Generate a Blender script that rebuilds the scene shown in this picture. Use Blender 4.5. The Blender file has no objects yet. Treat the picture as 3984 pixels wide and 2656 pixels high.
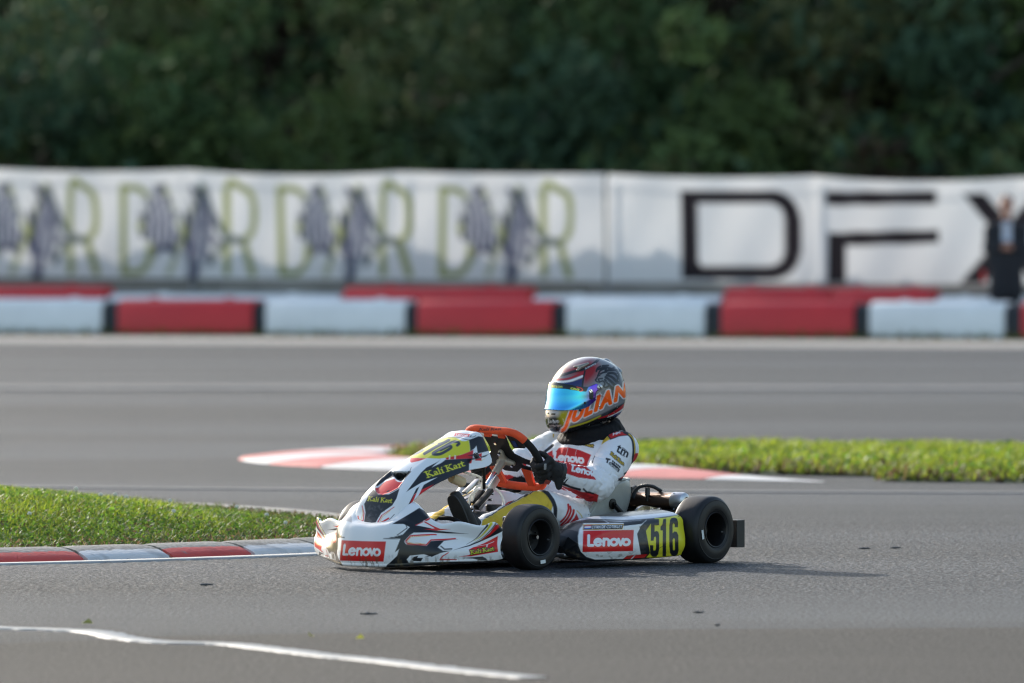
import bpy, bmesh, math, random
import numpy as np
from mathutils import Vector, Matrix, noise as mnoise

random.seed(7)
rng = np.random.default_rng(7)
R = math.radians
scene = bpy.context.scene
COL = scene.collection

# ------------------------------------------------------------------ camera
cam_d = bpy.data.cameras.new('camera')
cam = bpy.data.objects.new('camera', cam_d)
COL.objects.link(cam)
scene.camera = cam
cam.location = (0, 0, 1.35)
cam.rotation_euler = (R(90) - math.atan(427 / 33200), 0, 0)
cam_d.lens = 300
cam_d.sensor_width = 36
cam_d.clip_start = 0.5
cam_d.clip_end = 3000
cam_d.dof.use_dof = True
cam_d.dof.focus_distance = 34.0
cam_d.dof.aperture_fstop = 4.0

# ------------------------------------------------------------------ sky, sun, exposure
SUN_EL, SUN_AZ = 23.0, -34.0          # azimuth measured from +Y towards +X
world = bpy.data.worlds.new('World')
scene.world = world
world.use_nodes = True
wn = world.node_tree.nodes
wl = world.node_tree.links
for n in list(wn):
    wn.remove(n)
w_out = wn.new('ShaderNodeOutputWorld')
w_bg = wn.new('ShaderNodeBackground')
w_sky = wn.new('ShaderNodeTexSky')
w_sky.sky_type = 'NISHITA'
w_sky.sun_disc = False
w_sky.sun_elevation = R(SUN_EL)
w_sky.sun_rotation = R(SUN_AZ)
w_sky.air_density = 1.2
w_sky.dust_density = 1.5
w_bg.inputs['Strength'].default_value = 0.14
wl.new(w_sky.outputs[0], w_bg.inputs[0])
wl.new(w_bg.outputs[0], w_out.inputs[0])

sun_d = bpy.data.lights.new('sun', 'SUN')
sun = bpy.data.objects.new('sun', sun_d)
COL.objects.link(sun)
sun_d.energy = 3.2
sun_d.angle = R(1.0)
sun_d.color = (1.0, 0.93, 0.83)
to_sun = Vector((math.sin(R(SUN_AZ)) * math.cos(R(SUN_EL)), math.cos(R(SUN_AZ)) * math.cos(R(SUN_EL)), math.sin(R(SUN_EL))))
sun.rotation_euler = to_sun.to_track_quat('Z', 'Y').to_euler()
sun.location = (0, 30, 40)

scene.view_settings.view_transform = 'Standard'
scene.view_settings.look = 'None'
scene.view_settings.gamma = 1.0
scene.view_settings.use_curve_mapping = False
scene.view_settings.exposure = 0.90
scene.cycles.use_denoising = True
scene.cycles.pixel_filter_type = 'BLACKMAN_HARRIS'
scene.cycles.filter_width = 1.15
scene.cycles.max_bounces = 6
scene.cycles.transparent_max_bounces = 8
scene.cycles.sample_clamp_indirect = 8.0

# ------------------------------------------------------------------ materials
def lin(c):
    return tuple(((v / 255) / 12.92 if v / 255 <= 0.04045 else ((v / 255 + 0.055) / 1.055) ** 2.4) for v in c)

MATS = {}
def mat(name, col=(0.5, 0.5, 0.5), rough=0.5, metal=0.0, coat=0.0, bump=0.0, bscale=40.0, var=0.0, vscale=8.0,
        attr=None, spec=0.5, trans=0.0, rvar=0.0, sub=None, coords='Object'):
    """one Principled material; var = brightness mottling, bump = fine relief, attr = printed colours stored on the mesh"""
    if name in MATS:
        return MATS[name]
    m = bpy.data.materials.new(name)
    m.use_nodes = True
    nt = m.node_tree
    N, L = nt.nodes, nt.links
    b = N['Principled BSDF']
    b.inputs['Base Color'].default_value = (*col, 1)
    b.inputs['Roughness'].default_value = rough
    b.inputs['Metallic'].default_value = metal
    b.inputs['Coat Weight'].default_value = coat
    b.inputs['Coat Roughness'].default_value = 0.08
    b.inputs['Specular IOR Level'].default_value = spec
    tc = N.new('ShaderNodeTexCoord')
    src = None
    if attr:
        a = N.new('ShaderNodeAttribute'); a.attribute_name = attr
        src = a.outputs['Color']
    if var > 0 or rvar > 0:
        nz = N.new('ShaderNodeTexNoise'); nz.inputs['Scale'].default_value = vscale
        nz.inputs['Detail'].default_value = 6; nz.inputs['Roughness'].default_value = 0.65
        L.new(tc.outputs[coords], nz.inputs['Vector'])
    if var > 0:
        mr = N.new('ShaderNodeMapRange')
        mr.inputs['From Min'].default_value = 0.25; mr.inputs['From Max'].default_value = 0.75
        mr.inputs['To Min'].default_value = 1 - var; mr.inputs['To Max'].default_value = 1 + var
        L.new(nz.outputs['Fac'], mr.inputs['Value'])
        mx = N.new('ShaderNodeMix'); mx.data_type = 'RGBA'; mx.blend_type = 'MULTIPLY'
        mx.inputs['Factor'].default_value = 1
        if src: L.new(src, mx.inputs['A'])
        else: mx.inputs['A'].default_value = (*col, 1)
        L.new(mr.outputs[0], mx.inputs['B'])
        src = mx.outputs['Result']
    if src:
        L.new(src, b.inputs['Base Color'])
    if rvar > 0:
        mr2 = N.new('ShaderNodeMapRange')
        mr2.inputs['To Min'].default_value = max(0.02, rough - rvar); mr2.inputs['To Max'].default_value = min(1, rough + rvar)
        L.new(nz.outputs['Fac'], mr2.inputs['Value']); L.new(mr2.outputs[0], b.inputs['Roughness'])
    if bump > 0:
        n2 = N.new('ShaderNodeTexNoise'); n2.inputs['Scale'].default_value = bscale
        n2.inputs['Detail'].default_value = 4
        L.new(tc.outputs[coords], n2.inputs['Vector'])
        bp = N.new('ShaderNodeBump'); bp.inputs['Strength'].default_value = bump; bp.inputs['Distance'].default_value = 0.01
        L.new(n2.outputs['Fac'], bp.inputs['Height']); L.new(bp.outputs[0], b.inputs['Normal'])
    if trans > 0:   # thin sheets: leaves and cloth let light through
        out = N['Material Output']
        tr = N.new('ShaderNodeBsdfTranslucent'); ms = N.new('ShaderNodeMixShader'); ms.inputs[0].default_value = trans
        if src: L.new(src, tr.inputs['Color'])
        else: tr.inputs['Color'].default_value = (*[min(1, c * 1.1) for c in (sub or col)], 1)
        L.new(b.outputs[0], ms.inputs[1]); L.new(tr.outputs[0], ms.inputs[2]); L.new(ms.outputs[0], out.inputs['Surface'])
    MATS[name] = m
    return m

# ------------------------------------------------------------------ object helpers
def tag(o, label=None, cat=None, group=None, kind=None):
    if label: o['label'] = label
    if cat: o['category'] = cat
    if group: o['group'] = group
    if kind: o['kind'] = kind
    return o

def empty(name, loc=(0, 0, 0), rz=0.0, parent=None):
    o = bpy.data.objects.new(name, None)
    o.empty_display_size = 0.1
    COL.objects.link(o)
    o.location = loc
    o.rotation_euler = (0, 0, rz)
    o.parent = parent
    return o

def make_mesh(name, V, F, smooth=True):
    """V (n,3) array; F list of faces, or an (m,k) array of equal faces"""
    me = bpy.data.meshes.new(name)
    V = np.asarray(V, dtype=np.float32)
    if isinstance(F, np.ndarray):
        m, k = F.shape
        me.vertices.add(len(V)); me.vertices.foreach_set('co', V.ravel())
        me.loops.add(m * k); me.loops.foreach_set('vertex_index', F.astype(np.int32).ravel())
        me.polygons.add(m); me.polygons.foreach_set('loop_start', np.arange(0, m * k, k, dtype=np.int32))
        me.update(calc_edges=True)
    else:
        me.from_pydata([tuple(map(float, v)) for v in V], [], F)
    if smooth:
        me.polygons.foreach_set('use_smooth', np.ones(len(me.polygons), dtype=bool))
    me.validate()
    return me

def obj(name, me, material=None, parent=None, loc=None, rot=None):
    o = bpy.data.objects.new(name, me)
    COL.objects.link(o)
    if material is not None:
        if len(me.materials) == 0: me.materials.append(material)
    o.parent = parent
    if loc is not None: o.location = loc
    if rot is not None: o.rotation_euler = rot
    return o

def set_color(me, colors):
    a = me.color_attributes.new('livery', 'FLOAT_COLOR', 'POINT')
    c = np.ones((len(me.vertices), 4), dtype=np.float32)
    c[:, :3] = colors
    a.data.foreach_set('color', c.ravel())

def copy_tree(o, parent=None):
    c = o.copy(); COL.objects.link(c); c.parent = parent
    for ch in list(o.children):
        copy_tree(ch, c)
    return c

class MB:
    """collects simple solids into one mesh"""
    def __init__(self):
        self.V = []; self.F = []
    def add(self, V, F):
        o = len(self.V)
        self.V += [tuple(map(float, v)) for v in V]
        self.F += [[i + o for i in f] for f in F]
        return self
    def box(self, c, s, rot=None, bev=0.0):
        c = np.array(c, float); h = np.array(s, float) / 2
        if bev <= 0:
            P = [np.array((x, y, z)) * h for x in (-1, 1) for y in (-1, 1) for z in (-1, 1)]
            F = [[0, 1, 3, 2], [4, 6, 7, 5], [0, 4, 5, 1], [2, 3, 7, 6], [0, 2, 6, 4], [1, 5, 7, 3]]
        else:
            bm = bmesh.new(); bmesh.ops.create_cube(bm, size=1.0)
            for v in bm.verts: v.co = Vector(np.array(v.co) * h * 2)
            bmesh.ops.bevel(bm, geom=list(bm.edges), offset=bev, segments=2, affect='EDGES', profile=0.6)
            bm.verts.index_update()
            P = [np.array(v.co) for v in bm.verts]; F = [[v.index for v in f.verts] for f in bm.faces]; bm.free()
        if rot is not None:
            M = np.array(rot.to_matrix() if hasattr(rot, 'to_matrix') else rot)
            P = [M @ p for p in P]
        return self.add([p + c for p in P], F)
    def tube(self, pts, r, seg=12, cap=True, closed=False):
        pts = [np.array(p, float) for p in pts]
        n = len(pts); rr = r if hasattr(r, '__len__') else [r] * n
        V = []; up = None; F = []
        for i, p in enumerate(pts):
            if closed: t = pts[(i + 1) % n] - pts[i - 1]
            else: t = pts[min(i + 1, n - 1)] - pts[max(i - 1, 0)]
            t = t / (np.linalg.norm(t) + 1e-12)
            if up is None:
                a = np.array((0, 0, 1.0)) if abs(t[2]) < 0.9 else np.array((1.0, 0, 0))
                up = a - t * (a @ t)
            else:
                up = up - t * (up @ t)
            up = up / (np.linalg.norm(up) + 1e-12)
            s = np.cross(t, up)
            for k in range(seg):
                an = 2 * math.pi * k / seg
                V.append(p + rr[i] * (math.cos(an) * up + math.sin(an) * s))
        m = n if closed else n - 1
        for i in range(m):
            j = (i + 1) % n
            for k in range(seg):
                k2 = (k + 1) % seg
                F.append([i * seg + k, i * seg + k2, j * seg + k2, j * seg + k])
        if cap and not closed:
            F.append(list(range(seg))[::-1]); F.append([(n - 1) * seg + k for k in range(seg)])
        return self.add(V, F)
    def lathe(self, prof, c=(0, 0, 0), axis=(0, 1, 0), seg=40, closed=False):
        """prof: list of (radius, position along axis)"""
        a = np.array(axis, float); a /= np.linalg.norm(a)
        u = np.cross(a, (0, 0, 1.0)) if abs(a[2]) < 0.9 else np.cross(a, (1.0, 0, 0))
        u /= np.linalg.norm(u); w = np.cross(a, u); c = np.array(c, float)
        V = []; F = []
        for r, t in prof:
            for k in range(seg):
                an = 2 * math.pi * k / seg
                V.append(c + a * t + max(r, 1e-5) * (math.cos(an) * u + math.sin(an) * w))
        n = len(prof)
        for i in range(n if closed else n - 1):
            j = (i + 1) % n
            for k in range(seg):
                k2 = (k + 1) % seg
                F.append([i * seg + k, j * seg + k, j * seg + k2, i * seg + k2])
        return self.add(V, F)
    def prism(self, poly, axis_u, axis_v, origin, d0, d1):
        """polygon (list of 2D points) extruded between two offsets along axis_u x axis_v"""
        u = np.array(axis_u, float); v = np.array(axis_v, float); w = np.cross(u, v); o = np.array(origin, float)
        n = len(poly)
        V = [o + u * a + v * b + w * d0 for a, b in poly] + [o + u * a + v * b + w * d1 for a, b in poly]
        F = [list(range(n))[::-1], [n + i for i in range(n)]] + [[i, (i + 1) % n, n + (i + 1) % n, n + i] for i in range(n)]
        return self.add(V, F)
    def build(self, name, material, parent=None, smooth=True, loc=None, rot=None, sharp=40):
        me = make_mesh(name, self.V, self.F, smooth)
        if smooth and sharp:
            try: me.set_sharp_from_angle(angle=R(sharp))
            except Exception: pass
        return obj(name, me, material, parent, loc, rot)

def interp(xs, ys, x):
    """smooth (Catmull-Rom) interpolation of tabulated values; ys may be vectors"""
    xs = np.asarray(xs, float); ys = np.asarray(ys, float); x = np.asarray(x, float)
    i = np.clip(np.searchsorted(xs, x) - 1, 0, len(xs) - 2)
    h = xs[i + 1] - xs[i]; t = np.clip((x - xs[i]) / h, 0, 1)
    m = np.gradient(ys, xs, axis=0)
    if ys.ndim > 1: t = t[..., None]; h = h[..., None]
    t2, t3 = t * t, t * t * t
    return (2 * t3 - 3 * t2 + 1) * ys[i] + (t3 - 2 * t2 + t) * h * m[i] + (-2 * t3 + 3 * t2) * ys[i + 1] + (t3 - t2) * h * m[i + 1]

def grid_faces(nu, nv, wrap_v=False):
    I = np.arange(nu * nv).reshape(nu, nv)
    if wrap_v:
        J = np.roll(I, -1, axis=1)
        return np.stack([I[:-1], J[:-1], J[1:], I[1:]], axis=-1).reshape(-1, 4)
    return np.stack([I[:-1, :-1], I[:-1, 1:], I[1:, 1:], I[1:, :-1]], axis=-1).reshape(-1, 4)

def grid_normals(P):
    du = np.gradient(P, axis=0); dv = np.gradient(P, axis=1)
    n = np.cross(du, dv)
    return n / (np.linalg.norm(n, axis=-1, keepdims=True) + 1e-12)

def fbm(P, scale, octaves=3, seed=0.0):
    out = np.empty(len(P))
    for i, p in enumerate(P):
        out[i] = mnoise.fractal(Vector((p[0] * scale + seed, p[1] * scale - seed, p[2] * scale + 2 * seed)), 0.8, 2.0, octaves)
    return out

def capsule(mb, p1, r1, p2, r2, sy=1.0, seg=20):
    """tapered limb with round ends"""
    p1 = np.array(p1, float); p2 = np.array(p2, float)
    d = p2 - p1; Ld = np.linalg.norm(d)
    if Ld < 1e-6: d = np.array((0, 0, 1.0)); Ld = 1e-6
    d = d / np.linalg.norm(d)
    prof = []
    for k in range(7):
        a = math.pi / 2 * k / 6
        prof.append((r1 * math.sin(a), -r1 * math.cos(a)))
    for k in range(1, 7):
        a = math.pi / 2 * k / 6
        prof.append((r2 * math.cos(a), Ld + r2 * math.sin(a)))
    m2 = MB(); m2.lathe(prof, p1, d, seg)
    n = len(m2.V)
    m2.F.append(list(range(seg))); m2.F.append([n - seg + k for k in range(seg)][::-1])
    mb.add(m2.V, m2.F)

def fuse(caps, voxel, smooth=6, extra=None):
    """one continuous skin over a set of tapered limbs -> (verts, faces)"""
    mb = MB()
    for c in caps: capsule(mb, *c)
    if extra: mb.add(extra.V, extra.F)
    me = make_mesh('tmp', mb.V, mb.F)
    o = bpy.data.objects.new('tmp', me); COL.objects.link(o)
    r = o.modifiers.new('r', 'REMESH'); r.mode = 'VOXEL'; r.voxel_size = voxel; r.adaptivity = 0
    s = o.modifiers.new('s', 'SMOOTH'); s.factor = 0.5; s.iterations = smooth
    dg = bpy.context.evaluated_depsgraph_get()
    ev = o.evaluated_get(dg); em = ev.to_mesh()
    V = np.empty(len(em.vertices) * 3, np.float32); em.vertices.foreach_get('co', V)
    Nn = np.empty(len(em.vertices) * 3, np.float32); em.vertices.foreach_get('normal', Nn)
    F = [list(p.vertices) for p in em.polygons]
    ev.to_mesh_clear()
    bpy.data.objects.remove(o); bpy.data.meshes.remove(me)
    if all(len(f) == 4 for f in F): F = np.array(F)
    return V.reshape(-1, 3).astype(float), Nn.reshape(-1, 3).astype(float), F

# ------------------------------------------------------------------ printed graphics
def seg_dist(P, A, B):
    AB = B - A; L2 = (AB ** 2).sum() + 1e-12
    t = np.clip(((P - A) @ AB) / L2, 0, 1)
    return np.hypot(*(P - A - t[:, None] * AB).T)

def smooth_loop(pts, n=6, closed=True):
    pts = np.array(pts, float); out = []
    m = len(pts)
    for i in range(m if closed else m - 1):
        if closed: p0, p1, p2, p3 = pts[i - 1], pts[i], pts[(i + 1) % m], pts[(i + 2) % m]
        else: p0, p1, p2, p3 = pts[max(i - 1, 0)], pts[i], pts[i + 1], pts[min(i + 2, m - 1)]
        for k in range(n):
            t = k / n
            out.append(0.5 * ((2 * p1) + (p2 - p0) * t + (2 * p0 - 5 * p1 + 4 * p2 - p3) * t * t + (3 * p1 - p0 - 3 * p2 + p3) * t ** 3))
    if not closed: out.append(pts[-1])
    return np.array(out)

_GLYPH = {}
def glyph_loops(ch):
    """outline loops of a character of the built-in typeface, with its advance"""
    if ch in _GLYPH: return _GLYPH[ch]
    def width(s):
        cu = bpy.data.curves.new('t', 'FONT'); cu.body = s; cu.resolution_u = 4
        o = bpy.data.objects.new('t', cu); COL.objects.link(o)
        dg = bpy.context.evaluated_depsgraph_get()
        me = o.evaluated_get(dg).to_mesh()
        bmn = bmesh.new(); bmn.from_mesh(me)
        V = [tuple(v.co[:2]) for v in bmn.verts]
        bmn.verts.index_update()
        be = {}
        for e in bmn.edges:
            if len(e.link_faces) == 1:
                a, b = e.verts[0].index, e.verts[1].index
                be.setdefault(a, []).append(b); be.setdefault(b, []).append(a)
        loops = []; seen = set()
        for s0 in be:
            if s0 in seen: continue
            lp = [s0]; seen.add(s0); cur = s0
            while True:
                nx = [q for q in be[cur] if q not in seen]
                if not nx: break
                cur = nx[0]; seen.add(cur); lp.append(cur)
            loops.append(np.array([V[q] for q in lp]))
        xs = [v[0] for v in V]
        bmn.free()
        bpy.data.objects.remove(o); bpy.data.curves.remove(cu)
        return loops, (max(xs) if xs else 0.0), (min(xs) if xs else 0.0)
    if ch == ' ':
        r = ([], 0.32)
    else:
        lp, mx, mn = width(ch)
        lp = [l - np.array((mn, 0)) for l in lp]
        r = (lp, mx - mn + 0.09)
    _GLYPH[ch] = r
    return r

def text_loops(s, space=0.0):
    x = 0.0; loops = []
    for ch in s:
        lp, adv = glyph_loops(ch)
        loops += [l + np.array((x, 0)) for l in lp]
        x += adv + space
    x -= 0.09 + space
    return loops, x

class Print:
    """paints flat artwork into per-vertex colours; uv = image pixel coordinates of each vertex"""
    def __init__(self, uv, base, uvm=None, face=None):
        self.uv = uv; self.uvm = uv if uvm is None else uvm
        self.c = np.tile(np.array(base, float), (len(uv), 1))
        self.face = np.ones(len(uv), bool) if face is None else face
    def _apply(self, idx, cov, col, alpha):
        k = (cov * alpha)[:, None]
        self.c[idx] = self.c[idx] * (1 - k) + np.array(col, float) * k
    def loops(self, loops, col, soft=1.2, grow=0.0, alpha=1.0, mirror=False, noise=None):
        uv = self.uvm if mirror else self.uv
        allp = np.vstack(loops); pad = soft + grow + 2
        lo, hi = allp.min(0) - pad, allp.max(0) + pad
        m = (uv[:, 0] > lo[0]) & (uv[:, 0] < hi[0]) & (uv[:, 1] > lo[1]) & (uv[:, 1] < hi[1])
        if not mirror: m &= self.face
        idx = np.nonzero(m)[0]
        if len(idx) == 0: return self
        P = uv[idx]; d = np.full(len(P), 1e9); ins = np.zeros(len(P), bool)
        for lp in loops:
            A = np.asarray(lp, float); B = np.roll(A, -1, axis=0)
            for a, b in zip(A, B):
                d = np.minimum(d, seg_dist(P, a, b))
                cr = (a[1] > P[:, 1]) != (b[1] > P[:, 1])
                if cr.any():
                    xi = (b[0] - a[0]) * (P[:, 1] - a[1]) / (b[1] - a[1] + 1e-12) + a[0]
                    ins ^= cr & (P[:, 0] < xi)
        sd = np.where(ins, d, -d) + grow
        cov = np.clip(0.5 + sd / (2 * soft), 0, 1)
        self._apply(idx, cov, col, alpha)
        return self
    def poly(self, pts, col, **k):
        return self.loops([np.array(pts, float)], col, **k)
    def blob(self, pts, col, **k):
        return self.loops([smooth_loop(pts)], col, **k)
    def stroke(self, pts, w, col, soft=1.2, alpha=1.0, mirror=False, curve=True, taper=None):
        uv = self.uvm if mirror else self.uv
        pts = smooth_loop(pts, 6, False) if curve and len(pts) > 2 else np.array(pts, float)
        lo, hi = pts.min(0) - w - soft, pts.max(0) + w + soft
        m = (uv[:, 0] > lo[0]) & (uv[:, 0] < hi[0]) & (uv[:, 1] > lo[1]) & (uv[:, 1] < hi[1])
        if not mirror: m &= self.face
        idx = np.nonzero(m)[0]
        if len(idx) == 0: return self
        P = uv[idx]; sd = np.full(len(P), -1e9); n = len(pts) - 1
        for i in range(n):
            ww = w / 2
            if taper is not None:
                t = (i + 0.5) / n; ww *= taper[0] * (1 - t) + taper[1] * t
            sd = np.maximum(sd, ww - seg_dist(P, pts[i], pts[i + 1]))
        self._apply(idx, np.clip(0.5 + sd / (2 * soft), 0, 1), col, alpha)
        return self
    def text(self, s, quad, col, outline=None, ow=0.0, grow=0.0, soft=1.0, loops=None, width=None, cap=0.72, alpha=1.0):
        """quad: baseline-left, baseline-right, cap-right, cap-left in image pixels"""
        if loops is None: loops, width = text_loops(s)
        q = [np.array(p, float) for p in quad]
        out = []
        for l in loops:
            l = np.asarray(l, float)
            # split long edges so that a bent baseline stays smooth
            x = l[:, 0] / width; y = l[:, 1] / cap
            p = ((1 - x)[:, None] * q[0] + x[:, None] * q[1]) * (1 - y)[:, None] + ((1 - x)[:, None] * q[3] + x[:, None] * q[2]) * y[:, None]
            out.append(p)
        if outline is not None: self.loops(out, outline, soft=soft, grow=grow + ow, alpha=alpha)
        self.loops(out, col, soft=soft, grow=grow, alpha=alpha)
        return self
    def strokes_text(self, glyphs, quad, w, col, outline=None, ow=0.0, soft=1.0):
        """glyphs: polylines in a unit box (x 0..1, y 0..1)"""
        q = [np.array(p, float) for p in quad]
        def mp(p):
            x, y = p
            return ((1 - x) * q[0] + x * q[1]) * (1 - y) + ((1 - x) * q[3] + x * q[2]) * y
        for pas in ((outline, w + 2 * ow), (col, w)):
            if pas[0] is None: continue
            for g in glyphs:
                self.stroke([mp(p) for p in g], pas[1], pas[0], soft=soft, curve=False)
        return self

def arc(cx, cy, rx, ry, a0, a1, n=12):
    return [(cx + rx * math.cos(R(a0 + (a1 - a0) * k / n)), cy + ry * math.sin(R(a0 + (a1 - a0) * k / n))) for k in range(n + 1)]

# rounded sans word drawn as strokes in a unit box (cap height 1, word width 1)
WORD_L = [
    [(0.02, 1.0), (0.02, 0.06), (0.125, 0.06)],
    [(0.17, 0.36), (0.325, 0.44)] , arc(0.247, 0.36, 0.078, 0.31, 15, 318, 16),
    [(0.385, 0.05), (0.385, 0.68)], arc(0.445, 0.43, 0.06, 0.25, 180, 0, 10) + [(0.505, 0.05)],
    arc(0.628, 0.36, 0.078, 0.31, 0, 360, 20),
    [(0.735, 0.68), (0.790, 0.06), (0.845, 0.68)],
    arc(0.925, 0.36, 0.075, 0.31, 0, 360, 20),
]
# old-style serif word as loops of filled shapes: main strokes drawn thick, hairlines thin, bracketed serifs
def serif_word(second_dot=True):
    thick = []; thin = []
    def K(x):
        thick.append([(x + .045, .02), (x + .045, .98)])
        thin.append([(x, .03), (x + .09, .03)]); thin.append([(x, .97), (x + .09, .97)])
        thin.append([(x + .05, .42), (x + .15, .95)]); thin.append([(x + .12, .96), (x + .18, .96)])
        thick.append([(x + .075, .55), (x + .17, .05)]); thin.append([(x + .14, .03), (x + .20, .03)])
    def a(x):
        thick.append([(x + .075, .48), (x + .075, .08)]); thin.append([(x + .075, .07), (x + .105, .05)])
        thin.append(arc(x + .045, .48, .032, .15, 0, 170, 8)); thin.append(arc(x + .04, .19, .036, .16, 60, 330, 10))
        thick.append(arc(x + .035, .19, .022, .10, 120, 260, 6))
    def l(x):
        thick.append([(x + .03, .02), (x + .03, 1.0)]); thin.append([(x, .03), (x + .06, .03)]); thin.append([(x, .97), (x + .03, .99)])
    def i(x):
        thick.append([(x + .03, .02), (x + .03, .6)]); thin.append([(x, .03), (x + .06, .03)]); thin.append([(x, .58), (x + .03, .6)])
        thin.append([(x + .032, .80), (x + .055, .95)])
    def r(x):
        thick.append([(x + .03, .02), (x + .03, .6)]); thin.append([(x, .03), (x + .06, .03)]); thin.append([(x, .58), (x + .03, .6)])
        thin.append([(x + .03, .42), (x + .06, .6), (x + .09, .58)]); thick.append([(x + .085, .55), (x + .095, .53)])
    def t(x):
        thick.append([(x + .04, .8), (x + .04, .12)]); thin.append([(x + .04, .12), (x + .06, .04), (x + .10, .08)]); thin.append([(x, .6), (x + .09, .62)])
    K(0); a(.21); l(.325); i(.40)
    K(.52); a(.725); r(.845); t(.915)
    return thick, thin
SERIF = serif_word()
def serif_print(pr, quad, w, col, outline=None, ow=0.0, soft=0.9):
    th, tn = SERIF
    if outline is not None:
        pr.strokes_text(th, quad, w + 2 * ow, outline, soft=soft); pr.strokes_text(tn, quad, w * 0.5 + 2 * ow, outline, soft=soft)
    pr.strokes_text(th, quad, w, col, soft=soft); pr.strokes_text(tn, quad, w * 0.5, col, soft=soft)

def img_crop(ox, oy, s):
    """artwork points are read off enlarged image crops: pixel origin and enlargement"""
    return lambda pts: [(ox + x / s, oy + y / s) for x, y in pts]
TA = img_crop(1200, 1900, 4.9)   # nose
TB = img_crop(1340, 1660, 4.9)   # number panel, lower
TC = img_crop(1600, 1660, 4.9)   # number panel, upper
TD = img_crop(1560, 1900, 4.9)   # nose wing
TF = img_crop(2080, 1640, 4.9)   # suit, upper body
TG = img_crop(1900, 1880, 4.9)   # suit, leg
TH = img_crop(2380, 1880, 4.9)   # side pod, rear
TQ = img_crop(2250, 1800, 3.36)  # side pod
TS = img_crop(2050, 1360, 3.92)  # helmet

# colours of inks and cloths (real base colours)
WHT = (0.78, 0.79, 0.80)
BLK = (0.012, 0.014, 0.018)
RED = (0.62, 0.016, 0.016)
YEL = (0.66, 0.62, 0.03)
ORY = (0.80, 0.42, 0.03)
GRY = (0.30, 0.31, 0.32)

# ================================================================== SETTING
def sheet_mesh(name, pts, z):
    V = [(x, y, z) for x, y in pts]
    return make_mesh(name, V, [list(range(len(V)))], smooth=False)

def asphalt(name, tone=(0.034, 0.037, 0.042), rough=0.64, patch=0.5):
    m = bpy.data.materials.new(name); m.use_nodes = True
    N, L = m.node_tree.nodes, m.node_tree.links
    b = N['Principled BSDF']
    b.inputs['Specular IOR Level'].default_value = 0.22
    tc = N.new('ShaderNodeTexCoord')
    # aggregate grain
    v = N.new('ShaderNodeTexNoise'); v.inputs['Scale'].default_value = 70; v.inputs['Detail'].default_value = 5; v.inputs['Roughness'].default_value = 0.75
    big = N.new('ShaderNodeTexNoise'); big.inputs['Scale'].default_value = 0.35; big.inputs['Detail'].default_value = 5
    mp = N.new('ShaderNodeMapping'); mp.inputs['Scale'].default_value = (0.22, 0.75, 1.0); mp.inputs['Rotation'].default_value = (0, 0, 0.22)
    L.new(tc.outputs['Object'], v.inputs['Vector']); L.new(tc.outputs['Object'], mp.inputs['Vector']); L.new(mp.outputs[0], big.inputs['Vector'])
    cr = N.new('ShaderNodeValToRGB')
    e = cr.color_ramp.elements
    e[0].position = 0.36; e[0].color = (*[c * 0.2 for c in tone], 1)
    e[1].position = 0.66; e[1].color = (*[c * 3.2 for c in tone], 1)
    k = cr.color_ramp.elements.new(0.52); k.color = (*tone, 1)
    L.new(v.outputs['Fac'], cr.inputs[0])
    mr = N.new('ShaderNodeMapRange'); mr.inputs['From Min'].default_value = 0.38; mr.inputs['From Max'].default_value = 0.62
    mr.inputs['To Min'].default_value = 1 - patch; mr.inputs['To Max'].default_value = 1 + patch
    L.new(big.outputs['Fac'], mr.inputs['Value'])
    mx = N.new('ShaderNodeMix'); mx.data_type = 'RGBA'; mx.blend_type = 'MULTIPLY'; mx.inputs['Factor'].default_value = 1
    L.new(cr.outputs[0], mx.inputs['A']); L.new(mr.outputs[0], mx.inputs['B'])
    L.new(mx.outputs['Result'], b.inputs['Base Color'])
    # polished stones among dull binder
    r2 = N.new('ShaderNodeMapRange'); r2.inputs['From Min'].default_value = 0.35; r2.inputs['From Max'].default_value = 0.7
    r2.inputs['To Min'].default_value = rough + 0.15; r2.inputs['To Max'].default_value = rough - 0.2
    L.new(v.outputs['Fac'], r2.inputs['Value']); L.new(r2.outputs[0], b.inputs['Roughness'])
    bp = N.new('ShaderNodeBump'); bp.inputs['Strength'].default_value = 1.0; bp.inputs['Distance'].default_value = 0.012
    L.new(v.outputs['Fac'], bp.inputs['Height']); L.new(bp.outputs[0], b.inputs['Normal'])
    return m

M_TRACK = asphalt('asphalt_grey')
M_APRON = asphalt('asphalt_warm', (0.044, 0.039, 0.034), 0.72, 0.25)
M_SOIL = mat('soil', (0.09, 0.07, 0.04), 0.95, var=0.4, vscale=6, bump=0.5, bscale=30)
M_CONC = mat('concrete', (0.30, 0.285, 0.26), 0.85, var=0.25, vscale=3, bump=0.3, bscale=60)
M_LINE = mat('line_paint', (0.36, 0.36, 0.35), 0.6, var=0.35, vscale=14, bump=0.3, bscale=120)
M_LINE_OLD = mat('worn_line_paint', (0.10, 0.10, 0.10), 0.65, var=0.5, vscale=5, bump=0.3, bscale=120)

tag(obj('ground', sheet_mesh('ground', [(-1500, -1500), (1500, -1500), (1500, 1500), (-1500, 1500)], -0.06), M_SOIL), kind='structure')
tag(obj('track', sheet_mesh('track', [(-90, -10), (90, -10), (90, 72), (-90, 143)], 0.0), M_TRACK), kind='structure')
tag(obj('apron', sheet_mesh('apron', [(-40, -9), (40, -9), (40, 30.4), (8, 29.8), (0.2, 28.9), (-1.1, 28.5), (-2.0, 27.6), (-40, 24)], 0.001), M_APRON), kind='structure')

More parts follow.
